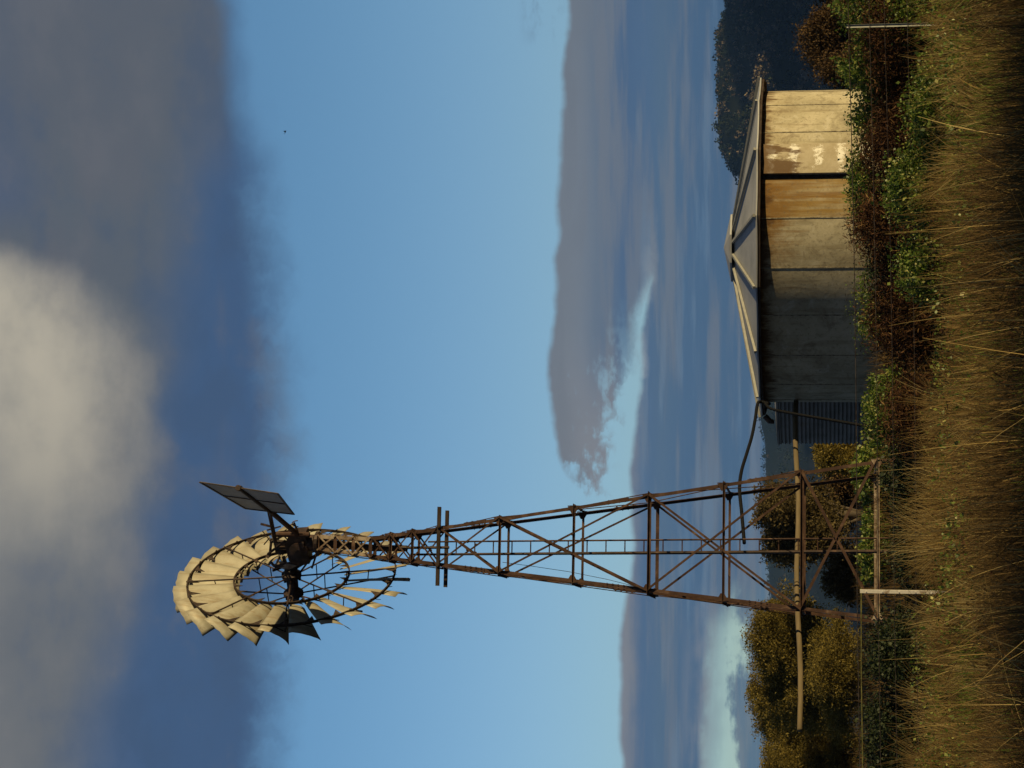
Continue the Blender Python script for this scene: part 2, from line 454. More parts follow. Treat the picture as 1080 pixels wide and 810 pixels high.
# ------------------------------------------------------------------ the windmill
Z = Vector((0, 0, 1))
THETA = R(7.8); TW = Vector((math.cos(THETA), math.sin(THETA), 0)); TB = Vector((-math.sin(THETA), math.cos(THETA), 0))
def u_r(v): return 244.5 + (v - 400) * .1525
def u_l(v): return 221 - (v - 400) * .1227
def corners(v):
    hw = (u_r(v) - u_l(v)) / 2 / 73.3
    yf = 30 - hw * math.cos(THETA)
    a = at(u_l(v), v, yf - hw * math.sin(THETA)); b = at(u_r(v), v, yf + hw * math.sin(THETA))
    z = (a.z + b.z) / 2; a.z = b.z = z
    W = (b - a).length
    return [a, b, b + TB * W, a + TB * W]
CB, CT = corners(940), corners(392)
base_c = sum(CB, Vector()) / 4
gzb = gz(base_c.x, base_c.y)
mill = thing('windmill', (base_c.x, base_c.y, gzb), 'tall rusty farm windmill with sunlit multi-bladed wheel and lattice tower', 'windmill')
def leg_pt(i, z):
    t = (z - CB[i].z) / (CT[i].z - CB[i].z); return CB[i].lerp(CT[i], t)
zfoot = gzb - .1
ins = [(TW, TB), (-TW, TB), (-TW, -TB), (TW, -TB)]
for i in range(4):
    mb = MB(); mb.angle(leg_pt(i, zfoot), CT[i], .046, .009, *ins[i])
    # splice plates and bolts
    for vv in (500, 650, 800):
        z = corners(vv)[0].z; a = leg_pt(i, z - .16); b = leg_pt(i, z + .16)
        mb.angle(a - ins[i][0] * .008 - ins[i][1] * .008, b - ins[i][0] * .008 - ins[i][1] * .008, .05, .008, *ins[i])
        for k in range(4):
            q = a.lerp(b, (k + .5) / 4)
            for j in (0, 1):
                c = q + ins[i][j] * .04 - ins[i][1 - j] * .018; mb.lathe(c, ins[i][1 - j], [(.013, 0), (.013, .02)], 6)
    mb.build('leg', M_rust, mill)
levels = [411, 434, 526, 604, 683, 762, 844, 925]
LZ = {v: corners(v)[0].z for v in levels + [461, 392]}
for v in levels:
    for s in range(4):
        a, b = leg_pt(s, LZ[v]), leg_pt((s + 1) % 4, LZ[v])
        nrm = [-TB, TW, TB, -TW][s]; d = (b - a).normalized()
        w = .05 if v in (683, 844) else .036
        mb = MB(); mb.angle(a + nrm * .006 - d * .03, b + nrm * .006 + d * .03, w, .007, -Z, nrm)
        for e, sg in ((a, 1), (b, -1)):
            mb.plate([e + nrm * .014 + d * (sg * x_) + Z * z_ for x_, z_ in ((-.005, -.09), (.10, -.03), (.10, .02), (-.005, .08))], .006)
        mb.build('girt', M_rustpale if v == 925 else M_rust, mill)
def xbrace(v0, v1, w):
    for s in range(4):
        nrm = [-TB, TW, TB, -TW][s]
        z0, z1 = corners(v0)[0].z, corners(v1)[0].z
        if v1 == 925 and s: continue                                  # only the front of the lowest bay is braced
        for k, (p, q) in enumerate((((s), (s + 1) % 4), ((s + 1) % 4, s))):
            a, b = leg_pt(p, z0), leg_pt(q, z1)
            off = nrm * (.012 + .013 * k)
            mb = MB()
            if s in (1, 3): mb.tube([a + off, b + off], .007, 6)          # the side faces are only stayed with rods
            else: mb.angle(a + off, b + off, w, .006, Z.cross(nrm), nrm)
            mid = a.lerp(b, .5) + off
            mb.lathe(mid - nrm * .004, nrm, [(.02, 0), (.02, .012)], 6)
            mb.build('brace', M_rust, mill)
for v0, v1, w in ((392, 411, .02), (411, 434, .02), (434, 461, .022), (461, 526, .025), (526, 683, .028), (683, 844, .032), (844, 925, .04)): xbrace(v0, v1, w)
# platform bearers
zp = corners(463)[0].z
for k, (off, c0) in enumerate(((-1, 1.14), (1, 1.13))):
    mid = sum([leg_pt(i, zp) for i in range(4)], Vector()) / 4
    hw = (leg_pt(1, zp) - leg_pt(0, zp)).length / 2
    c = mid + TB * (off * (hw + .035))
    mb = MB(); mb.beam(c - TW * c0 / 2, c + TW * c0 / 2, .055, .05)
    for q in (-.28, .28): mb.lathe(c + TW * (hw * q / .28) + TB * off * .02, TB * off, [(.018, 0), (.018, .03)], 6)
    mb.build('platform_bearer', M_plank, mill)
# narrow neck at the top of the tower
neck_top = at(237.5, 336, 30.0); neck_bot = sum(CT, Vector()) / 4
NB = [CT[i].copy() for i in range(4)]
NT = [neck_top + TW * sx * .115 + TB * sy * .115 for sx, sy in ((-1, -1), (1, -1), (1, 1), (-1, 1))]
for i in range(4): MB().angle(NB[i], NT[i], .055, .008, *ins[i]).build('neck_post', M_rustpale, mill)
for t in (0.02, .33, .66, .98):
    mb = MB()
    for s in range(4):
        a, b = NB[s].lerp(NT[s], t), NB[(s + 1) % 4].lerp(NT[(s + 1) % 4], t); nrm = [-TB, TW, TB, -TW][s]
        mb.beam(a + nrm * .008, b + nrm * .008, .008, .05, Z)
    mb.build('neck_band', M_rust, mill)
for t0 in (0.02, .33, .66):
    for s in range(4):
        nrm = [-TB, TW, TB, -TW][s]; j = (s + 1) % 4; t1 = t0 + .325
        for k, (p, q) in enumerate(((s, j), (j, s))):
            a, b = NB[p].lerp(NT[p], t0), NB[q].lerp(NT[q], t1); off = nrm * (.016 + .008 * k)
            MB().beam(a + off, b + off, .022, .006, nrm).build('neck_brace', M_rustpale if s < 2 else M_rust, mill)
# standing tube inside the neck, and pump rod down the middle of the tower
axis_b = Vector((base_c.x, base_c.y, gzb)); mid_ax = lambda z: sum([leg_pt(i, z) for i in range(4)], Vector()) / 4
MB().tube([neck_bot - Z * .5, neck_bot, neck_top, neck_top + Z * .12], [.045, .05, .07, .07], 12).build('mast_tube', M_iron, mill)
# ladder up the middle, with the pump pipe for one of its rails
lz0, lz1 = gzb + .05, corners(448)[0].z
pipe = lambda z: mid_ax(z) - TW * .10
rail = lambda z: mid_ax(z) + TW * .085
ladder = MB().tube([rail(lz0), rail(lz1)], .013, 6).build('ladder', M_rust, mill)
z = lz0 + .2
while z < lz1 - .05:
    MB().tube([rail(z), pipe(z)], .009, 6).build('rung', M_rust, ladder); z += .275
MB().tube([pipe(gzb - .05), pipe(corners(700)[0].z), pipe(corners(430)[0].z)], [.027, .024, .016], 8).build('pump_pipe', M_iron, mill)
MB().tube([mid_ax(corners(470)[0].z), neck_bot], .02, 8).build('pump_rod', M_iron, mill)
fw = [at(217, 530, 30.0), at(213, 560, 29.95), at(207, 600, 29.9), at(199, 640, 29.85), at(191, 672, 29.7)]
MB().tube(fw, .004, 5).build('furl_wire', M_iron, mill)

# the wheel
NW = Vector((-.927, .375, 0)).normalized()
NW = (NW + Z * .0).normalized()
WC = at(199, 308, 30.22)
HEAD = at(237.5, 318, 30.0)
Hh = Vector((-NW.y, NW.x, 0)); Hh = -Hh if Hh.y > 0 else Hh        # horizontal in the wheel plane, towards the viewer
wheel = bpy.data.objects.new('wheel', None); COL.objects.link(wheel); wheel.parent = mill; ORIGIN['wheel'] = ORIGIN[mill.name].copy()
R_IN, R_OUT, R_TIP = .86, 1.55, 1.76
BK = -NW                                                      # the side turned to the tower and the viewer
MB().ring(WC + BK * .06, NW, R_OUT, .04, .02).build('outer_rim', M_plank, wheel)
MB().ring(WC + BK * .05, NW, R_IN, .04, .02).build('inner_rim', M_plank, wheel)
NS = 24; PIT = R(28)
for k in range(NS):
    th = 2 * math.pi * (k + .35) / NS
    r_ = Z * math.cos(th) + Hh * math.sin(th); t_ = -Z * math.sin(th) + Hh * math.cos(th)
    jit = random.uniform(-.09, .09); dent = random.uniform(.75, 1.35); curl = random.uniform(-.03, .04)
    nr = BK * math.cos(PIT + jit) + t_ * math.sin(PIT + jit); ch = t_ * math.cos(PIT + jit) - BK * math.sin(PIT + jit)
    vs = []; NR, NC = 7, 9
    for i in range(NR):
        rr = (R_IN - .07) + (R_TIP - R_IN + .07) * i / (NR - 1)
        wd = .245 + (.495 - .245) * (rr - R_IN) / (R_TIP - R_IN)
        for j in range(NC):
            c = (j / (NC - 1) - .5)
            bow = (.25 - c * c) * wd * .40
            edge = .035 * abs(c) * (1 if i == NR - 1 else 0)
            vs.append(WC + r_ * (rr - edge + (random.uniform(-.012, .012) if i == NR - 1 else 0)) + ch * (c * wd) + nr * (bow * dent - .055 + curl * (i / (NR - 1)) ** 3))
    fs = [(i * NC + j, i * NC + j + 1, (i + 1) * NC + j + 1, (i + 1) * NC + j) for i in range(NR - 1) for j in range(NC - 1)]
    o = MB().add(vs, fs).build('sail', M_sail, wheel, smooth=True)
    sd = o.modifiers.new('sheet', 'SOLIDIFY'); sd.thickness = .003
    # three-cornered clips on the rims
    for Rr, s in ((R_OUT, .165), (R_IN, .11)):
        mb = MB()
        c = WC + BK * .055 + r_ * Rr
        e = c + ch * (.2 * Rr / R_OUT)
        mb.plate([c - t_ * s * .35 + BK * .012, c + t_ * s * .95 + BK * .012, c + t_ * s * .85 + BK * .004 - r_ * (1.15 * s), c + t_ * s * .3 + BK * .008 - r_ * s * .3], .005)
        mb.beam(c - r_ * .0 - ch * .08 * Rr + NW * .02, c + ch * .08 * Rr + NW * .02, .018, .006, BK)
        mb.build('sail_clip', M_plank, wheel)
NA = 8
F1, F2 = WC - NW * .05, WC + NW * .24
for k in range(NA):
    th = 2 * math.pi * (k + .22) / NA
    r_ = Z * math.cos(th) + Hh * math.sin(th)
    mb = MB()
    a0, a1 = F1 + r_ * .07, WC + BK * .075 + r_ * (R_OUT + .02)
    b0, b1 = F2 + r_ * .07, WC + NW * .05 + r_ * (R_OUT - .02)
    mb.tube([a0, a1], .013, 6); mb.tube([b0, b1], .012, 6)
    for t in (.28, .5, .72): mb.tube([a0.lerp(a1, t), b0.lerp(b1, t)], .008, 6)
    mb.build('spoke_truss', M_iron, wheel)
mb = MB()
mb.lathe(F1, NW, [(.06, -.14), (.10, -.12), (.10, -.07), (.15, -.05), (.15, .0), (.09, .02), (.085, .2), (.15, .26), (.15, .31), (.10, .34), (.06, .40), (.02, .42)], 20)
for q in range(8):
    a = 2 * math.pi * q / 8; d = Z * math.cos(a) + Hh * math.sin(a)
    for c in (F1, F2): mb.lathe(c + d * .12 - NW * .03, NW, [(.02, 0), (.02, .09)], 6)
mb.build('hub', M_iron, wheel, smooth=False)
# head: gearbox, shaft, hood, tail hinge
head = MB()
head.lathe(neck_top - Z * .03, Z, [(.13, 0), (.17, .02), (.17, .06), (.12, .09), (.12, .2), (.15, .22), (.15, .27), (.1, .3)], 16)
sh0 = HEAD - NW * .20; sh1 = F1 - NW * .1
head.tube([sh0, HEAD, HEAD + NW * .2, sh1], [.07, .085, .08, .06], 14)
gear = head.build('gearbox', M_iron, mill)
mb = MB()
prof = [(-.24, -.12), (.26, -.14), (.30, .03), (.22, .17), (-.05, .21), (-.22, .12)]
c = HEAD + NW * .03 + Z * .02
for i in (0,):
    A = [c + NW * a + Z * b + Hh * .11 for a, b in prof]; B = [c + NW * a + Z * b - Hh * .11 for a, b in prof]; n = len(prof)
    mb.add(A + B, [tuple(range(n)), tuple(reversed(range(n, 2 * n)))] + [(i, n + i, n + (i + 1) % n, (i + 1) % n) for i in range(n)])
mb.lathe(c + Hh * .10 + NW * .06, Hh, [(.15, 0), (.15, .03), (.05, .06)], 18)
mb.lathe(c - Hh * .10 - NW * .06, -Hh, [(.13, 0), (.13, .04), (.05, .06)], 18)
mb.build('gear_case', M_iron, gear)
mb = MB()      # crank arms, guide frame and pitman rods
mb.beam(c + NW * .26 + Z * .1 + Hh * .06, c + NW * .36 + Z * .42 + Hh * .03, .05, .03)
mb.beam(c - NW * .1 + Z * .2 + Hh * .08, c + NW * .14 + Z * .50 + Hh * .05, .035, .03)
mb.beam(c - NW * .2 + Z * .12 - Hh * .05, c - NW * .02 + Z * .46 - Hh * .02, .035, .03)
mb.beam(c + NW * .16 + Z * .47 + Hh * .05, c - NW * .08 + Z * .44 - Hh * .03, .04, .03)
mb.tube([c - NW * .05 + Z * .44, c - NW * .03 - Z * .1], .025, 8)
mb.lathe(c + NW * .1 + Z * .3 - Hh * .02, NW, [(.10, -.03), (.10, .03)], 16)
mb.beam(F1 - NW * .12 + Z * .05, c + NW * .2 + Z * .28, .045, .04)
mb.beam(F1 - NW * .12 - Z * .04, neck_top + NW * .12 - Z * .08, .05, .04)
rk = random.Random(5)
for q in range(16):
    a = c + NW * rk.uniform(-.28, .42) + Z * rk.uniform(-.2, .48) + Hh * rk.uniform(-.1, .14)
    d = (NW * rk.uniform(-1, 1) + Z * rk.uniform(-1, 1) + Hh * rk.uniform(-.4, .4)).normalized()
    mb.beam(a, a + d * rk.uniform(.1, .26), rk.uniform(.015, .035), rk.uniform(.012, .03))
mb.build('crank_frame', M_iron, gear)
mb = MB()
mb.plate([c + NW * .34 + Z * .46 + Hh * .02, c + NW * .40 + Z * .22 + Hh * .05, c + NW * .30 + Z * .06 + Hh * .1, c + NW * .27 + Z * .34 + Hh * .02], .012)
mb.plate([c - NW * .0 + Z * .40 - Hh * .09, c + NW * .22 + Z * .38 - Hh * .09, c + NW * .2 + Z * .24 - Hh * .1, c - NW * .0 + Z * .23 - Hh * .1], .012)
mb.build('hood_plate', M_rustpale, gear)
# tail: arm towards the viewer and to the right, folded vane
Yt0, Yin, Yout = 29.9, 28.75, 27.25
tin, tout = at(271, 285, Yin), at(296.5, 252, Yout)
hinge = HEAD - NW * .12 + Vector((.02, -.1, .02))
arm = MB()
arm.beam(hinge, tin, .055, .05); arm.beam(tin, tout, .04, .05)
arm.tube([hinge + Z * .34 + NW * .12, tin + Z * .0], .018, 8)
arm.tube([hinge + Z * .36 + NW * .2, tin + (tout - tin) * .04 + Z * .02], .014, 8)
for sx in (.0, .06):
    pts = [hinge - NW * (.12 + sx) + Vector((0, -.03, .03 - sx)) + Z * (.09 * math.sin(a)) - NW * (.05 * math.cos(a)) for a in np.linspace(0, math.pi, 8)]
    arm.tube(pts, .008, 6)
arm.lathe(hinge - Z * .18, Z, [(.04, 0), (.04, .5)], 10)
tail = arm.build('tail_arm', M_rust, mill)
v0, v1, v2, v3 = at(274, 259, Yin), at(302, 211, Yout), at(290, 293, Yout), at(268, 310, Yin)
va = MB(); va.plate([v0, v1, v2, v3], .006); vane = va.build('tail_vane', M_vane, tail)
mb = MB(); vn = (v1 - v0).cross(v3 - v0).normalized(); vn = vn if vn.y < 0 else -vn
mb.tube([tin - (tout - tin) * .02 + vn * .02, tout + vn * .02], .022, 8)
mb.lathe(tout + vn * .02, (tout - tin), [(.04, -.02), (.04, .04)], 10)
for a, b in ((v0, v1), (v1, v2), (v2, v3), (v3, v0)): mb.beam(a + vn * .008, b + vn * .008, .03, .012, vn)
q0, q1 = v0.lerp(v1, .5), v3.lerp(v2, .5); mb.beam(q0 + vn * .008, q1 + vn * .008, .02, .01, vn)
mb.build('vane_frame', M_iron, vane)

# ------------------------------------------------------------------ long timber pole through the tower
pa, pb = at(386.5, 839.5, 35.55), at(40, 843.5, 27.0)
mb = MB(); N = 14
mb.tube([pa.lerp(pb, i / N) + Vector((0, 0, .02 * math.sin(i * .9))) for i in range(N + 1)], [.042 - .006 * i / N for i in range(N + 1)], 12)
tag(mb.build('long_pole', M_timber, None, smooth=True, origin=pa.lerp(pb, .5)), 'long weathered timber pole running level through the windmill legs to the tank', 'pole')

# ------------------------------------------------------------------ concrete tank
tank = thing('concrete_water_tank', (TX, TY, TZ0), 'round concrete water tank with shallow ribbed conical roof and rust streaks', 'water tank')
TO = Vector((TX, TY, TZ0)); view_off = math.degrees(math.atan2(TX, TY))
def tpt(phi, r, z):          # phi in degrees from the viewer's side, positive to the right
    a = R(phi - view_off); return Vector((TX + r * math.sin(a), TY - r * math.cos(a), z))
NPAN = 21; step = 360 / NPAN; p0 = -7.1
mb = MB(); seams = []
for k in range(NPAN):
    a0, a1 = p0 + step * k, p0 + step * (k + 1)
    rust = {1: .8, 0: .1, 20: .12}.get(k, random.uniform(0, .1))
    n = 8; vs = []
    for i in range(n + 1):
        ph = a0 + (a1 - a0) * i / n; e = min(i, n - i)
        r = TR
        for z in (TZ0 - .2, TZ0 + .5, TZ0 + 1.0, TZ0 + 1.5, TZ1): vs.append(tpt(ph, r, z))
    fs = [(i * 5 + j, (i + 1) * 5 + j, (i + 1) * 5 + j + 1, i * 5 + j + 1) for i in range(n) for j in range(4)]
    mb.add(vs, fs, rust)
    seams.append(MB()); seams[-1].beam(tpt(a0, TR - .007, TZ0 - .1), tpt(a0, TR - .007, TZ1 - .02), .016, .03, tpt(a0, 1, 0) - tpt(a0, 0, 0))
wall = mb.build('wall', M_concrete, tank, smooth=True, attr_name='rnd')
for q in seams: q.build('joint', M_joint, wall)
# a proud, lime-streaked panel between two open joints
mb = MB(); a0, a1 = 25.6, 37.4; n = 10; vs = []
for rr in (TR + .075, TR - .01):
    for i in range(n + 1):
        for z in (TZ0 - .2, TZ0 + .7, TZ0 + 1.4, TZ1 - .06): vs.append(tpt(a0 + (a1 - a0) * i / n, rr, z))
K = (n + 1) * 4
fs = [(i * 4 + j, (i + 1) * 4 + j, (i + 1) * 4 + j + 1, i * 4 + j + 1) for i in range(n) for j in range(3)]
fs += [(j, j + 1, K + j + 1, K + j) for j in range(3)] + [(n * 4 + j, K + n * 4 + j, K + n * 4 + j + 1, n * 4 + j + 1) for j in range(3)]
fs += [(i * 4 + 3, (i + 1) * 4 + 3, K + (i + 1) * 4 + 3, K + i * 4 + 3) for i in range(n)]
o = mb.add(vs, fs).build('wall_panel', M_lime, tank); o['label'] = 'proud panel with white lime streaks between two dark joints'
for ph, w in ((24.9, .07), (38.2, .03)):
    mb = MB(); mb.beam(tpt(ph, TR + .0, TZ0 - .1), tpt(ph, TR + .0, TZ1 - .04), w * .8, .03, tpt(ph, 1, 0) - tpt(ph, 0, 0)); mb.build('open_joint', M_plank, tank)
# roof
RR = 2.91; NRIB = 16; zr0 = z_at(803.5, 36.0); zr1 = z_at(769.5, 36.0); rp0 = 10.0
def rpt(phi, t, dz=0.0):
    """a point of the roof, t from the eave (0) to the peak (1)"""
    return tpt(phi, RR * (1 - t), zr0 + (zr1 - zr0) * t + dz)
mb = MB()
for k in range(NRIB):
    a0, a1 = rp0 + k * 22.5, rp0 + (k + 1) * 22.5
    am = (a0 + a1) / 2
    vs = []
    for t in (0, .25, .5, .75, .97):
        A, B = rpt(a0, t), rpt(a1, t); vs += [A, A.lerp(B, .33) - Z * .006, A.lerp(B, .67) - Z * .006, B]
    fs = [(i * 4 + j, i * 4 + j + 1, i * 4 + 5 + j, i * 4 + 4 + j) for i in range(4) for j in range(3)]
    nb = len(vs)
    vs2 = [p - Z * .022 for p in vs[:4]]; vs += vs2
    fs += [(j + 1, j, nb + j, nb + j + 1) for j in range(3)]
    mb.add(vs, fs)
# underside at the eave, so the roof is a closed sheet
n = NRIB
mb.add([rpt(rp0 + 22.5 * k, 0, -.03) for k in range(n)] + [tpt(rp0 + 22.5 * k, TR - .05, zr0 - .0) for k in range(n)], [(k, n + k, n + (k + 1) % n, (k + 1) % n) for k in range(n)])
roof = mb.build('roof', M_roof, tank)
for k in range(NRIB):
    ph = rp0 + 22.5 * k
    a, b = rpt(ph, -.005, .028), rpt(ph, .95, .028)
    mb = MB(); side = (tpt(ph + 90, 1, 0) - tpt(ph + 90, 0, 0)).normalized()
    mb.beam(a, b, .045, .04, Z)
    mb.build('roof_rib', M_rib, roof)
mb = MB()
pk = rpt(0, 1); capn = 8
vs = [Vector((TX, TY, pk.z + .10))]
for k in range(capn): vs.append(tpt(rp0 + 45 * k + 11, .62, zr0 + (zr1 - zr0) * (1 - .62 / RR) + .085))
for k in range(capn): vs.append(tpt(rp0 + 45 * k + 11, .62, zr0 + (zr1 - zr0) * (1 - .62 / RR) + .055))
mb.add(vs, [(0, 1 + k, 1 + (k + 1) % capn) for k in range(capn)] + [(1 + k, 1 + capn + k, 1 + capn + (k + 1) % capn, 1 + (k + 1) % capn) for k in range(capn)] + [tuple(reversed(range(1 + capn, 1 + 2 * capn)))])
mb.build('roof_cap', M_roof, roof)
mb = MB()
for k in range(NRIB):
    a, b = tpt(rp0 + 22.5 * k, RR - .03, zr0 - .05), tpt(rp0 + 22.5 * (k + 1), RR - .03, zr0 - .05); mb.beam(a, b, .018, .04, Z)
mb.build('eave_board', M_plank, roof)
mb = MB(); a = tpt(-86, RR - .02, zr0 - .05); mb.tube([a, a + Vector((-.09, 0, -.09)), a + Vector((-.1, 0, -.16))], [.05, .05, .035], 10)
mb.build('overflow_spout', M_iron, roof)
# trailing creeper fringe is planted below

# ------------------------------------------------------------------ corrugated iron tank behind
CX = at(430, 905, 40.5); CR = 1.6; CZ0 = gz(CX.x, CX.y) - .1; CZ1 = z_at(821, 40.5)
ct = thing('corrugated_tank', (CX.x, CX.y, CZ0), 'shaded corrugated iron tank half hidden behind the concrete tank', 'water tank')
mb = MB(); n = 64; rows = []; nz = int((CZ1 - CZ0) / .076) * 6
for i in range(nz + 1):
    z = CZ0 + (CZ1 - CZ0) * i / nz; r = CR + .018 * math.sin(2 * math.pi * i / 6)
    rows += [(CX.x + r * math.cos(2 * math.pi * k / n), CX.y + r * math.sin(2 * math.pi * k / n), z) for k in range(n)]
mb.add(rows, [(i * n + k, i * n + (k + 1) % n, (i + 1) * n + (k + 1) % n, (i + 1) * n + k) for i in range(nz) for k in range(n)])
mb.build('wall', M_corr, ct, smooth=True)
mb = MB(); mb.lathe((CX.x, CX.y, CZ1), Z, [(CR + .03, -.03), (CR + .03, .01), (CR * .5, .07), (.05, .1)], 48); mb.build('lid', M_corr, ct)

# ------------------------------------------------------------------ hoses
def spline(pts, n=10):
    P = [Vector(p) for p in pts]; P = [P[0] * 2 - P[1]] + P + [P[-1] * 2 - P[-2]]; out = []
    for i in range(1, len(P) - 2):
        for k in range(n):
            t = k / n
            out.append(.5 * ((2 * P[i]) + (P[i + 1] - P[i - 1]) * t + (2 * P[i - 1] - 5 * P[i] + 4 * P[i + 1] - P[i + 2]) * t * t + (3 * P[i] - P[i - 1] - 3 * P[i + 1] + P[i + 2]) * t ** 3))
    return out + [P[-2]]
pts = [at(384, 812, 34.2), at(386, 803, 34.3), at(384, 799, 34.1), at(368, 796.5, 33.6), at(350, 793, 33.0), at(330, 787, 32.3), at(313, 782, 31.7), at(295, 780, 31.0), at(272, 782, 30.5), at(255, 783.5, 30.2), at(237, 785, 29.95)]
tag(MB().tube(spline(pts), .026, 8).build('delivery_hose', M_hose, smooth=True, origin=pts[0]), 'black hose sagging from the tank eave to the windmill ladder', 'hose')
pts = [at(386, 806, 34.2), at(379, 813, 34.0), at(374, 835, 33.6), at(368, 870, 33.2), at(362, 905, 32.9), at(357, 931, 32.7)]
tag(MB().tube(spline(pts), .024, 8).build('drop_hose', M_hose, smooth=True, origin=pts[0]), 'black hose dropping from the tank eave to the ground past the corrugated tank', 'hose')

# ------------------------------------------------------------------ wire fence
FY = 23.2
fence = thing('wire_fence', tuple(at(405, 900, FY).xy) + (gz(0, FY),), 'low wire fence with grey and white posts in front of the tank', 'fence')
def post_star(u, vt, Y):
    p = at(u, vt, Y); b = Vector((p.x, p.y, gz(p.x, p.y) - .2)); mb = MB()
    for a in (90, 210, 330):
        d = Vector((math.cos(R(a)), math.sin(R(a)), 0)); mb.beam(b + d * .011, p + d * .011, .02, .005, d.cross(Z))
    return mb, p
mb, ptop = post_star(782, 893, FY); o = mb.build('post', M_post, fence); o['label'] = 'grey steel star post'
p = at(188, 907, FY - .2); b = Vector((p.x, p.y, gz(p.x, p.y) - .2)); mb = MB()
mb.angle(b, p, .036, .008, Vector((-1, .0, 0)), Vector((0, 1, 0)))
for i in range(7):
    c = p.lerp(b, .05 + .13 * i); mb.lathe(c + Vector((-.018, -.008, 0)), (0, 1, 0), [(.006, 0), (.006, .012)], 8)
o = mb.build('post', M_white, fence); o['label'] = 'white painted angle post'
mb, _ = post_star(1190, 895, FY); mb.build('post', M_post, fence)
mb, _ = post_star(-330, 905, FY); mb.build('post', M_post, fence)
for k, (vr, vl) in enumerate(((895, 904), (917, 926), (933, 943), (957, 966), (998, 1003))):
    pts = []
    for u in np.linspace(-330, 1190, 40):
        sag = 2.2 * math.sin((u - 188) / (782 - 188) * math.pi) if 188 < u < 782 else 0
        v = vl + (vr - vl) * (u - 188) / 594 + sag
        q = at(u, v, FY - .03); pts.append(q)
    MB().tube(pts, .0035 if k else .005, 5).build('wire', M_wire, fence)
pts = [at(190, 908.5, FY + .12), at(100, 908.5, FY + .12), at(0, 910, FY + .12), at(-120, 911, FY + .12), at(-330, 914, FY + .12)]
o = MB().tube(pts, [.009, .007, .006, .006, .006], 8).build('rail', M_lichen, fence); o['label'] = 'thin rail coated with yellow lichen'

# ------------------------------------------------------------------ plants
def m_leafy(stops, tr=.25, rough=.6, spec=.3):
    def fn(): return ramp(attr('rnd'), stops)
    return material('foliage', fn, rough, spec=spec, transl=tr)
M_ivy = m_leafy([(0, (.04, .08, .013)), (.45, (.105, .17, .024)), (.8, (.19, .24, .04)), (.93, (.32, .33, .07)), (1, (.55, .5, .18))], .42, .45, .45)
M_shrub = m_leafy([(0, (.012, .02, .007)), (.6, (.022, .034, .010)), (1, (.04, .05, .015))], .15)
M_bracken = m_leafy([(0, (.035, .016, .010)), (.5, (.075, .036, .018)), (.85, (.12, .06, .03)), (1, (.2, .12, .05))], .2, .8, .1)
M_olive = m_leafy([(0, (.09, .072, .018)), (.5, (.2, .155, .034)), (.85, (.3, .225, .05)), (1, (.42, .33, .1))], .5, .7, .15)
M_brownscrub = m_leafy([(0, (.06, .035, .018)), (.6, (.11, .068, .03)), (1, (.17, .11, .05))], .2, .8, .1)
M_grass = m_leafy([(0, (.04, .029, .012)), (.3, (.10, .062, .024)), (.6, (.205, .13, .045)), (.85, (.38, .265, .092)), (1, (.66, .51, .22))], .4, .7, .15)
M_green = m_leafy([(0, (.06, .12, .018)), (.6, (.15, .22, .032)), (1, (.31, .32, .06))], .45, .6, .2)
def m_bark():
    n1 = noise(scaled(coord(), (6, 6, 1.5)), 2, 5); return ramp(n1, [(.3, (.05, .04, .03)), (.7, (.12, .095, .07))])
M_bark = material('bark', m_bark, .9, spec=.1)
def m_stem():
    n1 = noise(coord(), 8, 3); return ramp(n1, [(.3, (.07, .045, .025)), (.7, (.14, .1, .05))])
M_stem = material('twigs', m_stem, .9, spec=.1)

def clump_points(c, rad, n, clusters, spread, r, floor=None):
    """leaf positions: clusters scattered through an ellipsoid, denser near its skin"""
    d = r.normal(size=(clusters, 3)); d /= np.linalg.norm(d, axis=1)[:, None]
    rr = r.uniform(.25, 1, (clusters, 1)) ** .5
    K = np.array(c) + d * rr * np.array(rad) * r.uniform(.8, 1.12, (clusters, 1))
    k = r.integers(0, clusters, n); sz = r.uniform(.5, 1.3, clusters)
    g_ = np.clip(r.normal(size=(n, 3)), -1.7, 1.7); g_ *= (spread * sz[k])[:, None] * np.array([1, 1, .75]) * .6
    P = K[k] + g_
    if floor is not None:
        P[:, 2] = np.maximum(P[:, 2], floor + r.random(n) * .08)
    return P, K

def bush(name, u0, u1, vt, Y, mat, label, cat, n, leaf, group=None, dy=.55, seed=1, aspect=.75, droop=0.0, stems=14, vb=None, clusters=None, spread=None, uneven=.25):
    """a low thicket between two directions, its top at vt, standing on the ground at Y"""
    r = np.random.default_rng(seed)
    a, b, t = at(u0, vt, Y), at(u1, vt, Y), at((u0 + u1) / 2, vt, Y)
    g0 = gz(t.x, Y); zb = g0 if vb is None else at((u0 + u1) / 2, vb, Y).z
    o = thing(name, (t.x, Y, g0), label, cat, group)
    rad = ((b.x - a.x) / 2, dy, (t.z - zb) / 2)
    cl = clusters or max(10, int(n / 60)); sp_ = spread or .16
    P, K = clump_points((t.x, Y, (t.z + zb) / 2), rad, n, cl, sp_, r, floor=g0)
    # break the outline
    P[:, 2] += uneven * .25 * np.sin(P[:, 0] * 3.1 + seed) * (P[:, 2] - zb) / max(t.z - zb, .1)
    V, Fq, rr = leaf_arrays(P, leaf, aspect, droop)
    arrays('leaves', V, Fq, mat, parent=o, rnd=rr)
    mb = MB()
    for i in range(stems):
        q = K[r.integers(0, len(K))]; bx = t.x + (q[0] - t.x) * .8 + r.uniform(-.1, .1)
        mb.tube([(bx, Y + r.uniform(-.2, .2), gz(bx, Y) - .05), ((bx + q[0]) / 2 + r.uniform(-.1, .1), (Y + q[1]) / 2, (g0 + q[2]) / 2), tuple(q)], [.012, .009, .004], 5)
    mb.build('stems', M_stem, o)
    return o
G_IVY = 'ivy thickets along the wire fence'
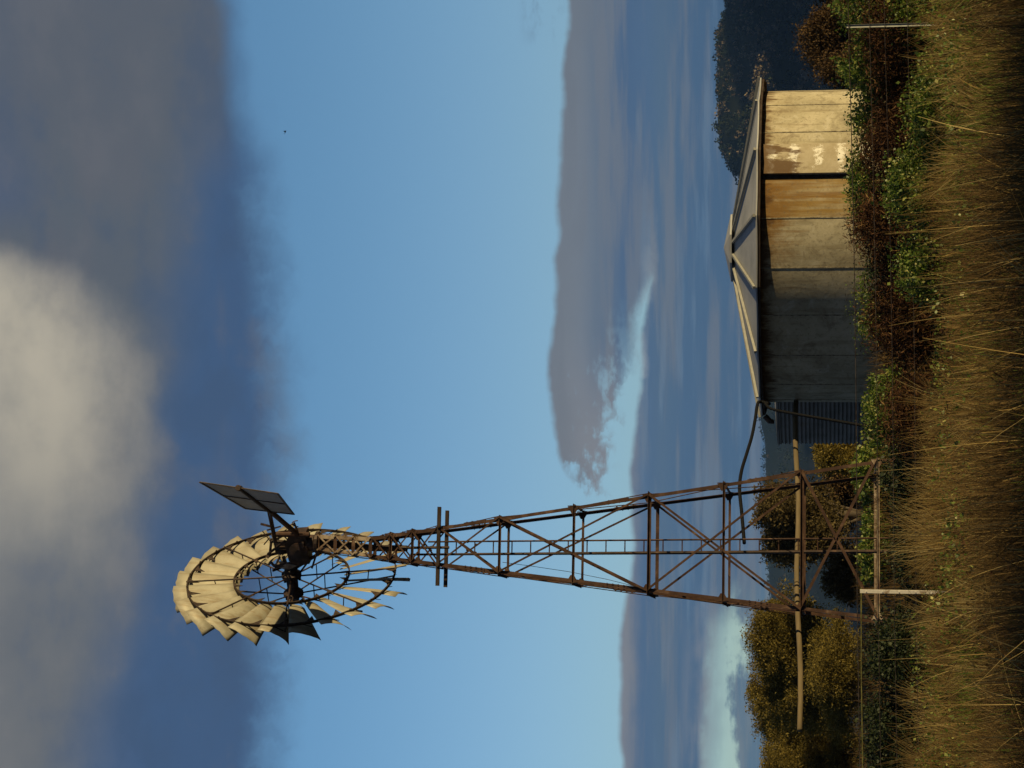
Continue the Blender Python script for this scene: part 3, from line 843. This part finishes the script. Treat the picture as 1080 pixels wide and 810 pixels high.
bush('ivy_thicket', 758, 850, 888, 24.3, M_ivy, 'tall green ivy thicket rising behind the grey steel fence post', 'ivy', 11959, 0.036, G_IVY, .5, 1)
bush('ivy_thicket', 700, 775, 884, 24.6, M_ivy, 'green ivy thicket at the right edge of the tank, between tank and grey post', 'ivy', 10580, 0.036, G_IVY, .45, 2)
bush('ivy_thicket', 655, 712, 897, 24.8, M_ivy, 'ivy creeping over the bright right end of the concrete wall', 'ivy', 3449, 0.033, G_IVY, .3, 3, vb=945)
bush('ivy_thicket', 560, 655, 892, 25.0, M_ivy, 'thin ivy fringe in front of the rust-coloured bay of the tank', 'ivy', 4830, 0.030, G_IVY, .3, 4, vb=925)
bush('ivy_thicket', 430, 560, 905, 25.4, M_ivy, 'sparse dark ivy along the foot of the shaded tank bays', 'ivy', 3449, 0.026, G_IVY, .3, 5, vb=935)
bush('ivy_thicket', 745, 850, 938, 23.75, M_ivy, 'low green ivy mound at the foot of the grey steel post', 'ivy', 8280, 0.033, G_IVY, .5, 6)
bush('ivy_thicket', 655, 750, 950, 22.0, M_ivy, 'bright low ivy mound in the grass left of the grey post', 'ivy', 8280, 0.032, G_IVY, .5, 7)
bush('ivy_thicket', 560, 665, 941, 22.3, M_ivy, 'low ivy mound with pale leaves before the brown bracken, below the lime-streaked panel', 'ivy', 9660, 0.033, G_IVY, .5, 8)
bush('ivy_thicket', 486, 566, 943, 22.2, M_ivy, 'low rounded ivy mound standing in the grass below the tank middle', 'ivy', 5979, 0.033, G_IVY, .4, 9)
bush('ivy_thicket', 338, 420, 913, 27.0, M_ivy, 'ivy bush at the left foot of the concrete tank below the corrugated tank', 'ivy', 8280, 0.036, G_IVY, .5, 10)
bush('ivy_thicket', 262, 345, 906, 32.6, M_ivy, 'ivy bush behind the right foot of the windmill', 'ivy', 10580, 0.050, G_IVY, .5, 11)
bush('ivy_thicket', 195, 270, 908, 32.2, M_ivy, 'ivy bush behind the middle of the windmill base', 'ivy', 9200, 0.050, G_IVY, .5, 12)
G_BR = 'dead bracken along the fence'
bush('bracken_thicket', 690, 850, 905, 24.0, M_bracken, 'dead brown bracken at the right, around the grey post', 'bracken', 15300, .062, G_BR, .5, 13, aspect=.17, droop=.4, spread=.2)
bush('bracken_thicket', 610, 705, 908, 24.1, M_bracken, 'dead brown bracken below the lime-streaked tank panel', 'bracken', 15300, .062, G_BR, .5, 14, aspect=.17, droop=.4, spread=.2)
bush('bracken_thicket', 520, 620, 903, 24.2, M_bracken, 'dark dead bracken below the rust-coloured bay of the tank', 'bracken', 16150, .062, G_BR, .5, 15, aspect=.17, droop=.4, spread=.2)
bush('bracken_thicket', 420, 530, 912, 24.3, M_bracken, 'reddish dead bracken below the shaded part of the tank', 'bracken', 16150, .062, G_BR, .5, 16, aspect=.17, droop=.4, spread=.2)
bush('bracken_thicket', 335, 430, 930, 24.0, M_bracken, 'low reddish bracken between the tank and the windmill', 'bracken', 11050, .062, G_BR, .5, 17, aspect=.17, droop=.4, spread=.2)
G_SH = 'dark shrubs behind the grass'
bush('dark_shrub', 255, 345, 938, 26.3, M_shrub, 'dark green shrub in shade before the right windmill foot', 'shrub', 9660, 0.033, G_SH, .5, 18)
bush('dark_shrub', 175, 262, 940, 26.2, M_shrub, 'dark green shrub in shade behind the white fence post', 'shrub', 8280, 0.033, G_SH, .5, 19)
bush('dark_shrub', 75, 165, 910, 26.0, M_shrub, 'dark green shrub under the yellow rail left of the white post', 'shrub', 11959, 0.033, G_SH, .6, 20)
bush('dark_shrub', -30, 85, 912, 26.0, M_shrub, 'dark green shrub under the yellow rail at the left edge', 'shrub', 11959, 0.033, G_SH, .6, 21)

# trees ---------------------------------------------------------------------
def tree(name, u, v_top, v_crown, width, Y, mat, label, cat, n, leaf, group, seed, lobes=7, clusters=90, spread=.35, lean=0.0, bare=False, bark=None):
    r = np.random.default_rng(seed)
    top = at(u, v_top, Y); cb = at(u, v_crown, Y); hw = width / F * Y / 2
    g0 = gz(top.x, Y)
    o = thing(name, (top.x, Y, g0), label, cat, group)
    H = top.z - cb.z
    Ps, Ks = [], []
    for i in range(lobes):
        cx = top.x + hw * r.uniform(-.62, .62); cy = Y + hw * r.uniform(-.6, .6)
        fx = 1 - abs(cx - top.x) / hw
        hz = H * r.uniform(.26, .40)
        cz = cb.z + hz + (H - 2 * hz) * (r.uniform(.0, 1) if i else 1) * min(1, .45 + fx)
        P, K = clump_points((cx, cy, cz), (hw * r.uniform(.34, .52), hw * .45, hz), n // lobes, clusters // lobes, spread, r)
        Ps.append(P); Ks.append(K)
    P = np.concatenate(Ps); K = np.concatenate(Ks)
    V, Fq, rr = leaf_arrays(P, leaf, .5, .3)
    arrays('crown', V, Fq, mat, parent=o, rnd=rr)
    mb = MB(); tz = cb.z + .3 * H
    trunk = [(top.x + lean * q * hw, Y, g0 - .1 + (tz - g0) * q) for q in (0, .3, .6, 1)]
    r0 = .05 * H + .05
    mb.tube(trunk, [r0, r0 * .8, r0 * .65, r0 * .5], 9)
    for i in range(16):
        q = K[r.integers(0, len(K))]; s = Vector(trunk[r.integers(1, 4)]); e = Vector(q); md = s.lerp(e, .5) + Vector((r.uniform(-.15, .15), r.uniform(-.15, .15), .12 * H * r.random()))
        mb.tube(spline([s, md, e], 4), [r0 * .34 * (1 - .85 * t / 8) for t in range(9)], 6)
    mb.build('trunk', bark or M_bark, o, smooth=True)
    return o
G_T = 'trees beyond the crest'
M_dull = m_leafy([(0, (.06, .047, .02)), (.5, (.125, .095, .04)), (.85, (.18, .135, .055)), (1, (.24, .19, .09))], .4, .8, .1)
tree('olive_tree', 112, 779, 900, 150, 58, M_olive, 'large olive-green sunlit tree left of the windmill, tallest at the far left', 'tree', 155142, 0.059, G_T, 31, 13, 420, .30)
tree('olive_tree', 20, 785, 920, 180, 62, M_olive, 'lower spreading olive tree at the left edge behind the pole end', 'tree', 155142, 0.059, G_T, 32, 13, 420, .30)
tree('olive_tree', 72, 790, 890, 100, 64, M_olive, 'olive tree set back between the two larger crowns at the left', 'tree', 60000, .065, G_T, 43, 9, 260, .3)
tree('olive_tree', 95, 850, 930, 130, 54, M_olive, 'low thin scrubby tree under the pole end with dark bare limbs', 'tree', 47736, 0.052, G_T, 33, 8, 120, .34)
tree('olive_tree', 268, 797, 898, 92, 55, M_dull, 'brownish tree seen through the windmill legs, right of the ladder', 'tree', 52650, 0.077, G_T, 34, 8, 160, .34)
tree('olive_tree', 330, 858, 915, 52, 52, M_olive, 'small rounded golden bush between the windmill and the corrugated tank', 'tree', 22815, 0.062, G_T, 35, 5, 70, .24)
tree('olive_tree', 205, 868, 925, 62, 56, M_dull, 'small dark tree behind the left half of the windmill base', 'tree', 22815, 0.071, G_T, 36, 6, 80, .28)
tree('olive_tree', 300, 870, 925, 90, 57, M_brownscrub, 'low brown scrub tree behind the right windmill leg', 'tree', 24570, 0.066, G_T, 37, 6, 90, .28)
tree('brown_tree', 775, 838, 925, 90, 60, M_brownscrub, 'brown leafless-looking scrub tree at the right edge above the ivy', 'tree', 23400, 0.075, 'brown trees right of the tank', 38, 8, 120, .32)
tree('brown_tree', 735, 862, 925, 60, 58, M_brownscrub, 'low brown scrub tree close to the right side of the tank', 'tree', 15600, 0.070, 'brown trees right of the tank', 39, 6, 80, .28)
tree('brown_tree', 845, 832, 925, 90, 60, M_brownscrub, 'brown scrub tree just past the right edge', 'tree', 20800, 0.075, 'brown trees right of the tank', 40, 8, 120, .32)

# grass ---------------------------------------------------------------------
def grass(name, n, y0, y1, h, w, mat, label, seed, dens=None, lean=.45, wind=(-.05, 0), segs=3, xk=.235, tint=(0, 1)):
    r = np.random.default_rng(seed)
    y = np.sqrt(r.uniform(y0 ** 2, y1 ** 2, n * 3)); x = r.uniform(-1, 1, n * 3) * (y * xk + .6)
    if dens is not None:
        k = dens(x, y) > r.random(n * 3); x, y = x[k], y[k]
    uu = U0 + x / y * F
    k = ~((y > 16) & (y < 23.3) & ((np.abs(uu - 188) < 18) | (np.abs(uu - 782) < 18)) & (r.random(len(x)) < .93)); x, y = x[k], y[k]
    x, y = x[:n], y[:n]; n = len(x)
    tuft = .75 + .5 * np.sin(x * 3.3 + np.sin(y * 2.1) * 2) * np.sin(y * 2.7 + 1.3)
    hh = h * r.uniform(.45, 1.25, n) * (.7 + .35 * tuft)
    a = r.uniform(0, 2 * np.pi, n); flat = np.clip(.55 + .9 * np.sin(x * 1.1 + 2 * np.sin(y * .7 + seed)) * np.sin(y * .9 - x * .5), .3, 1.5)
    ln = lean * np.abs(r.normal(size=n)) * flat; w = w * np.exp(r.normal(-.1, .45, n)); a = np.where(r.random(n) < .45, 2.2 * np.sin(x * .8 + y * .6) + r.normal(0, 1.1, n), a)
    d = np.stack([np.cos(a) * ln + wind[0], np.sin(a) * ln + wind[1]], 1)
    side = r.uniform(0, np.pi, n); sx, sy = np.cos(side), np.sin(side)
    B = np.stack([x, y, ground_z(x, y) - .02], 1)
    V = np.zeros((n, (segs + 1) * 2, 3)); T = np.linspace(0, 1, segs + 1)
    for i, t in enumerate(T):
        C = B.copy(); C[:, :2] += d * (t ** 1.8 * hh)[:, None]; C[:, 2] += hh * t * (1 - .28 * t * np.minimum(ln, 1.3))
        wt = w * (1 - .85 * t) * .5
        V[:, 2 * i, 0] = C[:, 0] - sx * wt; V[:, 2 * i, 1] = C[:, 1] - sy * wt; V[:, 2 * i, 2] = C[:, 2]
        V[:, 2 * i + 1, 0] = C[:, 0] + sx * wt; V[:, 2 * i + 1, 1] = C[:, 1] + sy * wt; V[:, 2 * i + 1, 2] = C[:, 2]
    k = (segs + 1) * 2
    Fq = np.concatenate([np.arange(n)[:, None] * k + np.array([2 * i, 2 * i + 1, 2 * i + 3, 2 * i + 2]) for i in range(segs)])
    patch = .5 + .35 * np.sin(x * 1.7 + 3 * np.sin(y * .8)) * np.cos(y * 1.1)
    rv = np.clip(tint[0] + (tint[1] - tint[0]) * (.55 * r.random(n) + .45 * patch), 0, 1)
    o = arrays(name, V.reshape(-1, 3), Fq, mat, rnd=np.repeat(rv, k)); o['kind'] = 'stuff'
    return tag(o, label, 'grass')
gap1 = lambda x, y: np.clip(.5 + 1.0 * np.sin(x * 3.6 + 1.9 * np.sin(y * 1.3)) * np.sin(y * 2.4 + .8 * x) + .3 * np.sin(x * 8.1 + y * 3) * np.sin(y * 6.3), .03, 1)
grass('dry_grass', 42000, 6.5, 15.5, .66, .008, M_grass, 'tall dark brown dry grass across the near foreground', 51, lean=1.1, tint=(0, .7), segs=4, dens=gap1)
grass('meadow_grass', 42000, 14.5, 22.8, .36, .009, M_grass, 'shorter golden brown grass between the foreground and the fence', 56, lean=1.1, tint=(.0, .88), segs=4, dens=gap1)
grass('fence_grass', 15000, 20.0, 23.6, .46, .010, M_grass, 'dry golden grass growing along the wire fence', 52, dens=lambda x, y: np.where(x < .35, .85, .10) * np.where((x < -2.3) & (y > 23), .2, 1) * gap1(x, y), lean=.75, tint=(.2, 1), segs=4)
grass('broad_grass', 8000, 10, 22.5, .48, .022, M_grass, 'broad dry blades leaning through the finer grass', 58, lean=1.3, tint=(.1, .95), segs=5)
grass('green_grass', 55000, 12, 23.6, .34, .011, M_green, 'short green grass between the dry stalks', 53, dens=lambda x, y: np.clip(.32 + .95 * np.sin(x * 1.4 + y) * np.sin(y * 1.1 + x * .4) + .35 * (y > 16) * (x > .8), 0, 1), lean=.8, segs=4)
grass('crest_grass', 22000, 26, 46, .4, .012, M_grass, 'short dry grass around the windmill foot and tank', 54, lean=.6, tint=(0, .7))
grass('seed_stalks', 1000, 9, 23, .8, .007, M_grass, 'scattered long pale stalks standing above the foreground grass', 55, lean=.8, segs=6, tint=(.8, 1.0))
grass('straw_stalks', 300, 8.5, 14.5, 1.05, .010, M_grass, 'long bent straw stalks crossing the near foreground', 57, lean=.9, segs=8, tint=(.8, 1.0))
# tufts of pale stalks fanning out along the fence
r = np.random.default_rng(64); Vs, Fs, Rs = [], [], []; off = 0
for t in range(260):
    ty = r.uniform(15.5, 25.0); u = r.choice([r.uniform(-60, 400), r.uniform(560, 870), r.uniform(300, 560)], p=[.55, .3, .15])
    tx = (u - U0) / F * ty; n = r.integers(30, 75); h = r.uniform(.35, .72) * (1.15 if ty > 20 and u < 400 else 1 if ty > 20 else .8); SG = 5
    az_ = r.uniform(0, 2 * np.pi, n); ln = np.abs(r.normal(.35, .3, n)); wx = r.normal(0, .18)
    hh = h * r.uniform(.55, 1.2, n); V = np.zeros((n, (SG + 1) * 2, 3)); bx = tx + r.normal(0, .05, n); by = ty + r.normal(0, .05, n)
    for i in range(SG + 1):
        q = i / SG
        cx = bx + (np.cos(az_) * ln + wx) * hh * q ** 1.7; cy = by + np.sin(az_) * ln * hh * q ** 1.7; cz = ground_z(bx, by) + hh * q * (1 - .3 * q * np.minimum(ln, 1.2))
        w_ = .0045 * (1 - .8 * q)
        V[:, 2 * i] = np.stack([cx - w_, cy, cz], 1); V[:, 2 * i + 1] = np.stack([cx + w_, cy, cz], 1)
    k = (SG + 1) * 2
    Vs.append(V.reshape(-1, 3)); Fs.append(np.concatenate([np.arange(n)[:, None] * k + off + np.array([2 * i, 2 * i + 1, 2 * i + 3, 2 * i + 2]) for i in range(SG)])); off += n * k
    Rs.append(np.repeat(np.clip(r.uniform(.6, .9) + r.normal(0, .12, n), 0, 1), k))
tag(arrays('grass_tufts', np.concatenate(Vs), np.concatenate(Fs), M_grass, rnd=np.concatenate(Rs)), 'tufts of pale golden stalks fanning out along the fence', 'grass', kind='stuff')
# broad leaves low in the grass
r = np.random.default_rng(61); n = 60000
y = np.sqrt(r.uniform(16.5 ** 2, 24 ** 2, n)); x = r.uniform(-1, 1, n) * (y * .235 + .6)
k = np.clip(.15 + .9 * np.sin(x * 2.1 + 1.3 * np.sin(y * .9)) * np.sin(y * 1.7 + x * .6 + 2), 0, 1) > r.random(n); x, y = x[k], y[k]
V, Fq, rr = leaf_arrays(np.stack([x, y, ground_z(x, y) + r.uniform(.05, .50, len(x))], 1), .03, .7)
tag(arrays('ground_weeds', V, Fq, M_ivy, rnd=rr), 'small green leaves of weeds low in the grass', 'weeds', kind='stuff')
# dead reddish weeds in patches
r = np.random.default_rng(63); n = 90000
y = np.sqrt(r.uniform(13 ** 2, 23.5 ** 2, n)); x = r.uniform(-1, 1, n) * (y * .235 + .6)
k = np.clip(-.1 + 1.0 * np.sin(x * 1.6 + 2.0 * np.sin(y * .7 + 1)) * np.sin(y * 1.3 - x * .9 + .5), 0, 1) > r.random(n); x, y = x[k], y[k]
V, Fq, rr = leaf_arrays(np.stack([x, y, ground_z(x, y) + r.uniform(.03, .42, len(x))], 1), .05, .2)
tag(arrays('dead_weeds', V, Fq, M_bracken, rnd=rr), 'reddish brown dead weeds in patches through the grass', 'weeds', kind='stuff')
# unseen trees added at right to keep the low sun off the near grass
for k, (tx, ty, h) in enumerate(((17, 5.0, 6.0), (19, -2.2, 6.6), (16.5, -6.0, 6.0))):
    r = np.random.default_rng(70 + k); g0 = gz(tx, ty)
    o = thing('added_shade_tree', (tx, ty, g0), ['unseen tall leafy tree added for shade, nearest the fence', 'unseen leafy tree added for shade, second from the fence', 'unseen leafy tree added for shade, behind the viewer'][k], 'tree', 'added trees shading the near grass')
    P, K = clump_points((tx, ty, g0 + h * .55), (1.9, 1.9, h * .47), 7000, 110, .5, r, floor=g0)
    V, Fq, rr = leaf_arrays(P, .3, .7); arrays('crown', V, Fq, M_shrub, parent=o, rnd=rr)
    mb = MB(); mb.tube([(tx, ty, g0 - .1), (tx + .1, ty, g0 + h * .3), (tx, ty + .1, g0 + h * .7)], [.2, .15, .06], 9)
    for i in range(10): mb.tube([(tx, ty, g0 + h * .3), tuple(K[i])], [.06, .02], 6)
    mb.build('trunk', M_bark, o, smooth=True)

# a bird far off in the clear sky
bp = at(671, 301, 290); bird = MB()
ba = Vector((.9, .2, -.35)).normalized(); bs = ba.cross(Z).normalized(); bu = bs.cross(ba)
bird.tube([bp - ba * .22, bp - ba * .1, bp + ba * .05, bp + ba * .17, bp + ba * .24], [.02, .06, .075, .05, .012], 8)
for sgn in (-1, 1):
    bird.plate([bp + ba * .1, bp + ba * .02 + bs * sgn * .32 + bu * .14, bp - ba * .12 + bs * sgn * .5 + bu * .10, bp - ba * .1 + bs * sgn * .2 + bu * .06, bp - ba * .08], .012)
bird.plate([bp - ba * .18, bp - ba * .36 + bs * .07, bp - ba * .36 - bs * .07], .01)
tag(bird.build('bird', M_hose, origin=bp), 'tiny dark bird flying in the clear blue sky', 'bird')

# ------------------------------------------------------------------ air, sun, sky
HAZE = 0.00007
mt = bpy.data.materials.new('valley_air'); mt.use_nodes = True; nt = mt.node_tree; nt.nodes.clear()
out = nt.nodes.new('ShaderNodeOutputMaterial'); pv = nt.nodes.new('ShaderNodeVolumePrincipled')
pv.inputs['Color'].default_value = (.24, .48, 1, 1); pv.inputs['Density'].default_value = HAZE; pv.inputs['Anisotropy'].default_value = 0.0
nt.links.new(pv.outputs[0], out.inputs['Volume'])
hz = MB(); x0, x1, y0, y1, z0, z1 = -4300, 4300, -80, 4700, -16, 380
hz.add([(x, y, z) for z in (z0, z1) for x, y in ((x0, y0), (x1, y0), (x1, y1), (x0, y1))], [(0, 3, 2, 1), (4, 5, 6, 7), (0, 1, 5, 4), (1, 2, 6, 5), (2, 3, 7, 6), (3, 0, 4, 7)])
if HAZE: tag(hz.build('haze', mt), 'thin blue air lying in the valley', 'haze', kind='stuff')

sd = Vector((math.sin(R(SUNPHI)) * math.cos(R(SUNEL)), -math.cos(R(SUNPHI)) * math.cos(R(SUNEL)), math.sin(R(SUNEL))))
sl = bpy.data.lights.new('sun', 'SUN'); sl.energy = 4.8; sl.angle = R(.5); sl.color = (1, .77, .39)
so = bpy.data.objects.new('sun', sl); COL.objects.link(so); so.rotation_euler = sd.to_track_quat('Z', 'Y').to_euler(); so.location = sd * 50

wd = bpy.data.worlds.new('World'); S.world = wd; wd.use_nodes = True; nt = wd.node_tree; X.nt = nt
bg = nt.nodes['Background']
sky = nt.nodes.new('ShaderNodeTexSky'); sky.sky_type = 'NISHITA'; sky.sun_disc = False
sky.sun_elevation = R(SUNEL); sky.sun_rotation = math.atan2(sd.x, sd.y); sky.air_density = 1.0; sky.dust_density = .6; sky.ozone_density = 1.6
dirv = coord('Generated'); dx, dy, dz = sep(dirv)
el = X.m('ARCSINE', dz) * (180 / math.pi)
az = X.m('ARCTAN2', dx, dy) * (180 / math.pi)
def EV(v): return math.degrees(math.atan((V0 - v) / F) + PITCH)     # elevation of a picture row
def AU(u): return math.degrees(math.atan((u - U0) / F))
SKY = mixc(1.0, X(sky.outputs[0]), mixc(sm(el, 6, 16), (1.0, 1.26, 1.55), (.80, 1.16, 1.42)), 'MULTIPLY')
K_ = 10.0    # cloud colours are given as seen; the background strength is 0.1
def cc(r_, g_, b_): return (r_ * K_, g_ * K_, b_ * K_)
warp = noise(vec(az * .35, el * .5), 1.0, 6, .6) - .5
fine = noise(vec(az * .8, el * 1.5), 1.0, 7, .65) - .5
billow = noise(vec(az * .55, el * .12, 41.0), 1.0, 4, .5) - .5
big = noise(vec(az * .16, el * .22, 3.0), 1.0, 3, .5) - .5
long_ = noise(vec(az * .10, el * 1.1, 7.0), 1.0, 4, .55) - .5
long2 = noise(vec(az * .16, el * 2.2, 17.0), 1.0, 5, .6) - .5
wisp = noise(vec(az * .8 + fine * 1.5, el * .55, 23.0), 1.0, 6, .65) - .5
def pw(pts):
    """elevation along a cloud edge that runs through (u, v) directions"""
    a0, a1 = AU(-200), AU(1000)
    f = ramp(X.m('DIVIDE', az - a0, a1 - a0), [((AU(u) - a0) / (a1 - a0), (EV(v) / 25,) * 3) for u, v in pts])
    X.nt.nodes[-1].color_ramp.interpolation = 'B_SPLINE' if len(pts) > 2 else 'LINEAR'
    return X.m('MULTIPLY', f, 25.0)
# storm cloud overhead
slope = az * .05
edge1 = pw([(-100, 300), (100, 300), (300, 297), (520, 292), (640, 280), (720, 270), (810, 264), (950, 256)])
soft1 = sm(az, AU(760), AU(600))
d1 = el - edge1 + warp * .9 + big * .8 + fine * .25
m1a = sm(d1, -.35, .75) * (1 - soft1) + sm(d1 + wisp * 1.5, -.9, 1.0) * soft1
m1 = mn(m1a, 1.0)
hi = sm(el + big * 3 + warp * 1.2 + az * .16, EV(225), EV(120))
c1 = mixc(hi, cc(.050, .100, .205), cc(.098, .116, .145))
c1 = mixc(sm(big + long_ * .5 + az * .01, -.02, .25) * .45, c1, cc(.125, .125, .145))
c1 = mixc(sm(el, EV(70), EV(0)) * sm(az, AU(560), AU(620)) * .7, c1, cc(.07, .10, .175))
c1 = mixc(sm(az, AU(600), AU(740)) * sm(el, EV(262), EV(235)) * .75, c1, cc(.098, .113, .142))
tt = mx((az - AU(330)) / (AU(565) - AU(330)), 0.0)
edge_el = tt * tt * tt * tt * (EV(0) - EV(165)) + EV(165)
lit = sm(el - edge_el + warp * 1.7 + fine * .8 + big * 1.6, -.6, 3.3) * (sm(az + big * 3, AU(120), AU(440)) * .85 + .15) * sm(az, AU(590), AU(545)) * sm(el, 40, 26)
c1 = mixc(sm(warp + big * .6 + fine * .3, .0, .2) * .3, c1, cc(.14, .145, .165))
c1 = mixc(sm(warp + big * .6 + fine * .3, .0, -.2) * .35, c1, cc(.05, .085, .155))
c1 = mixc(lit, c1, mixc(sm(warp * .9 + big * 1.2, -.32, .2), cc(.30, .285, .25), cc(.45, .41, .33)))
c1 = mixc(sm(el, 25, 36), c1, cc(.046, .068, .112))
# long bank low over the hills: an upper bank that tapers to a ragged tip, a lower one across the whole width
top2 = pw([(240, 640), (285, 617), (305, 600), (330, 588), (365, 580), (410, 577), (470, 585), (600, 588), (700, 596), (810, 604), (950, 606)])
low2 = pw([(240, 612), (285, 622), (320, 640), (365, 652), (420, 662), (470, 675), (520, 690), (600, 735), (950, 765)])
top3 = pw([(-150, 656), (0, 661), (80, 653), (150, 658), (200, 668), (260, 664), (330, 667), (400, 673), (480, 684), (560, 690), (950, 690)])
rag = sm(az, AU(520), AU(330))
mu = sm(el - top2 + billow * .55 + fine * .22, .10, -.14) * sm(el - low2 + warp * .9 + (wisp * 2.6 + fine * 2.4) * (rag * .8 + .2), -.25, .40)
mu = mu * (1 - rag * sm(fine + warp * .5 + (el - EV(632)) * -.10, .0, .16) * .85) * sm(az + fine * 7 + wisp * 6 + warp * 3, AU(258), AU(335))
ml = sm(el - top3 + billow * .45 + fine * .16, .10, -.12)
m2 = mx(mu, ml)
shade2 = ramp(sm(el + long_ * .5, EV(800), EV(585)), [(0, (.052, .108, .205)), (.28, (.055, .112, .215)), (.45, (.07, .124, .215)), (.56, (.062, .118, .225)), (.72, (.056, .108, .215)), (.9, (.115, .15, .215)), (1, (.185, .205, .25))])
shade2 = mixc(1.0, shade2, (K_ * 1.15, K_ * 1.15, K_ * 1.1), 'MULTIPLY')
c2 = mixc(sm(long2 + long_ * .8, -.06, .18) * .7, shade2, cc(.165, .185, .225))
c2 = mixc(sm(long2 * 1.2 - long_ * .6, .02, .2) * sm(el, EV(655), EV(690)) * .45, c2, cc(.12, .21, .33))
edge3 = sm(el + warp * .5 + fine * .3, EV(682), EV(660)) * sm(az, AU(470), AU(330))
c2 = mixc(edge3 * .75, c2, cc(.25, .25, .27))
rim = sm(el - top2 + billow * .55 + warp * .5, -1.15, -.1) * sm(az, AU(255), AU(300)) * sm(el - low2, .0, .5)
c2 = mixc(rim * .7, c2, cc(.15, .175, .215))
streakline = sm(X.m('ABSOLUTE', el - top3 + billow * .3 + fine * .5 - .05), .30, .0) * sm(az + wisp * 8, AU(600), AU(480)) * sm(az, AU(330), AU(420)) * sm(wisp + warp * .5, -.14, .08)
c2 = mixc(streakline * .8, c2, cc(.30, .34, .38))
pink = sm(X.m('ABSOLUTE', el - EV(742) + warp * .8), .75, .1) * sm(az + wisp * 3, AU(215), AU(120)) * sm(long_ + warp * .6, -.12, .08)
c2 = mixc(pink * .65, c2, cc(.27, .275, .30))
# pale greenish light under the bank at the left, with small puffs
und = sm(az + long_ * 2 + fine * 1.2 + (el - EV(770)) * 1.3, AU(205), AU(140)) * sm(el + warp * .8 + fine * .4, EV(738), EV(752))
puff = sm(warp * .8 + fine * .22 + long_ * .5 - (el - EV(778)) * .28, .0, .10)
und = und * (1 - puff * .9) * (1 - pink * .55)
m2 = m2 * sm(el, EV(905), EV(800)) * .0 + m2 * (1 - und)
c2 = mixc(sm(el, EV(800), EV(860)) * .8, c2, cc(.10, .16, .24))
# wisps
tuft = sm(fine + warp * .6, .02, .2) * sm(az, AU(755), AU(800)) * sm(el, EV(605), EV(588)) * sm(el, EV(548), EV(570))
c = mixc(tuft * .55, SKY, cc(.12, .19, .30))
c = mixc(m2, c, c2)
c = mixc(m1, c, c1)
away = mx(sm(az, 18, 40), sm(az, -18, -40))                     # unseen sky darkened beyond the view to cut the ambient light
c = mixc(away * .9, c, cc(.062, .088, .135))
nt.links.new(c.s, bg.inputs['Color']); bg.inputs['Strength'].default_value = 0.1

vs = S.view_settings; vs.view_transform = 'Standard'; vs.look = 'None'; vs.exposure = 0; vs.gamma = 1; vs.use_curve_mapping = False
S.display_settings.display_device = 'sRGB'
S.cycles.max_bounces = 6; S.cycles.volume_bounces = 0; S.cycles.use_denoising = True
S.cycles.diffuse_bounces = 3; S.cycles.transmission_bounces = 4; S.cycles.caustics_reflective = False
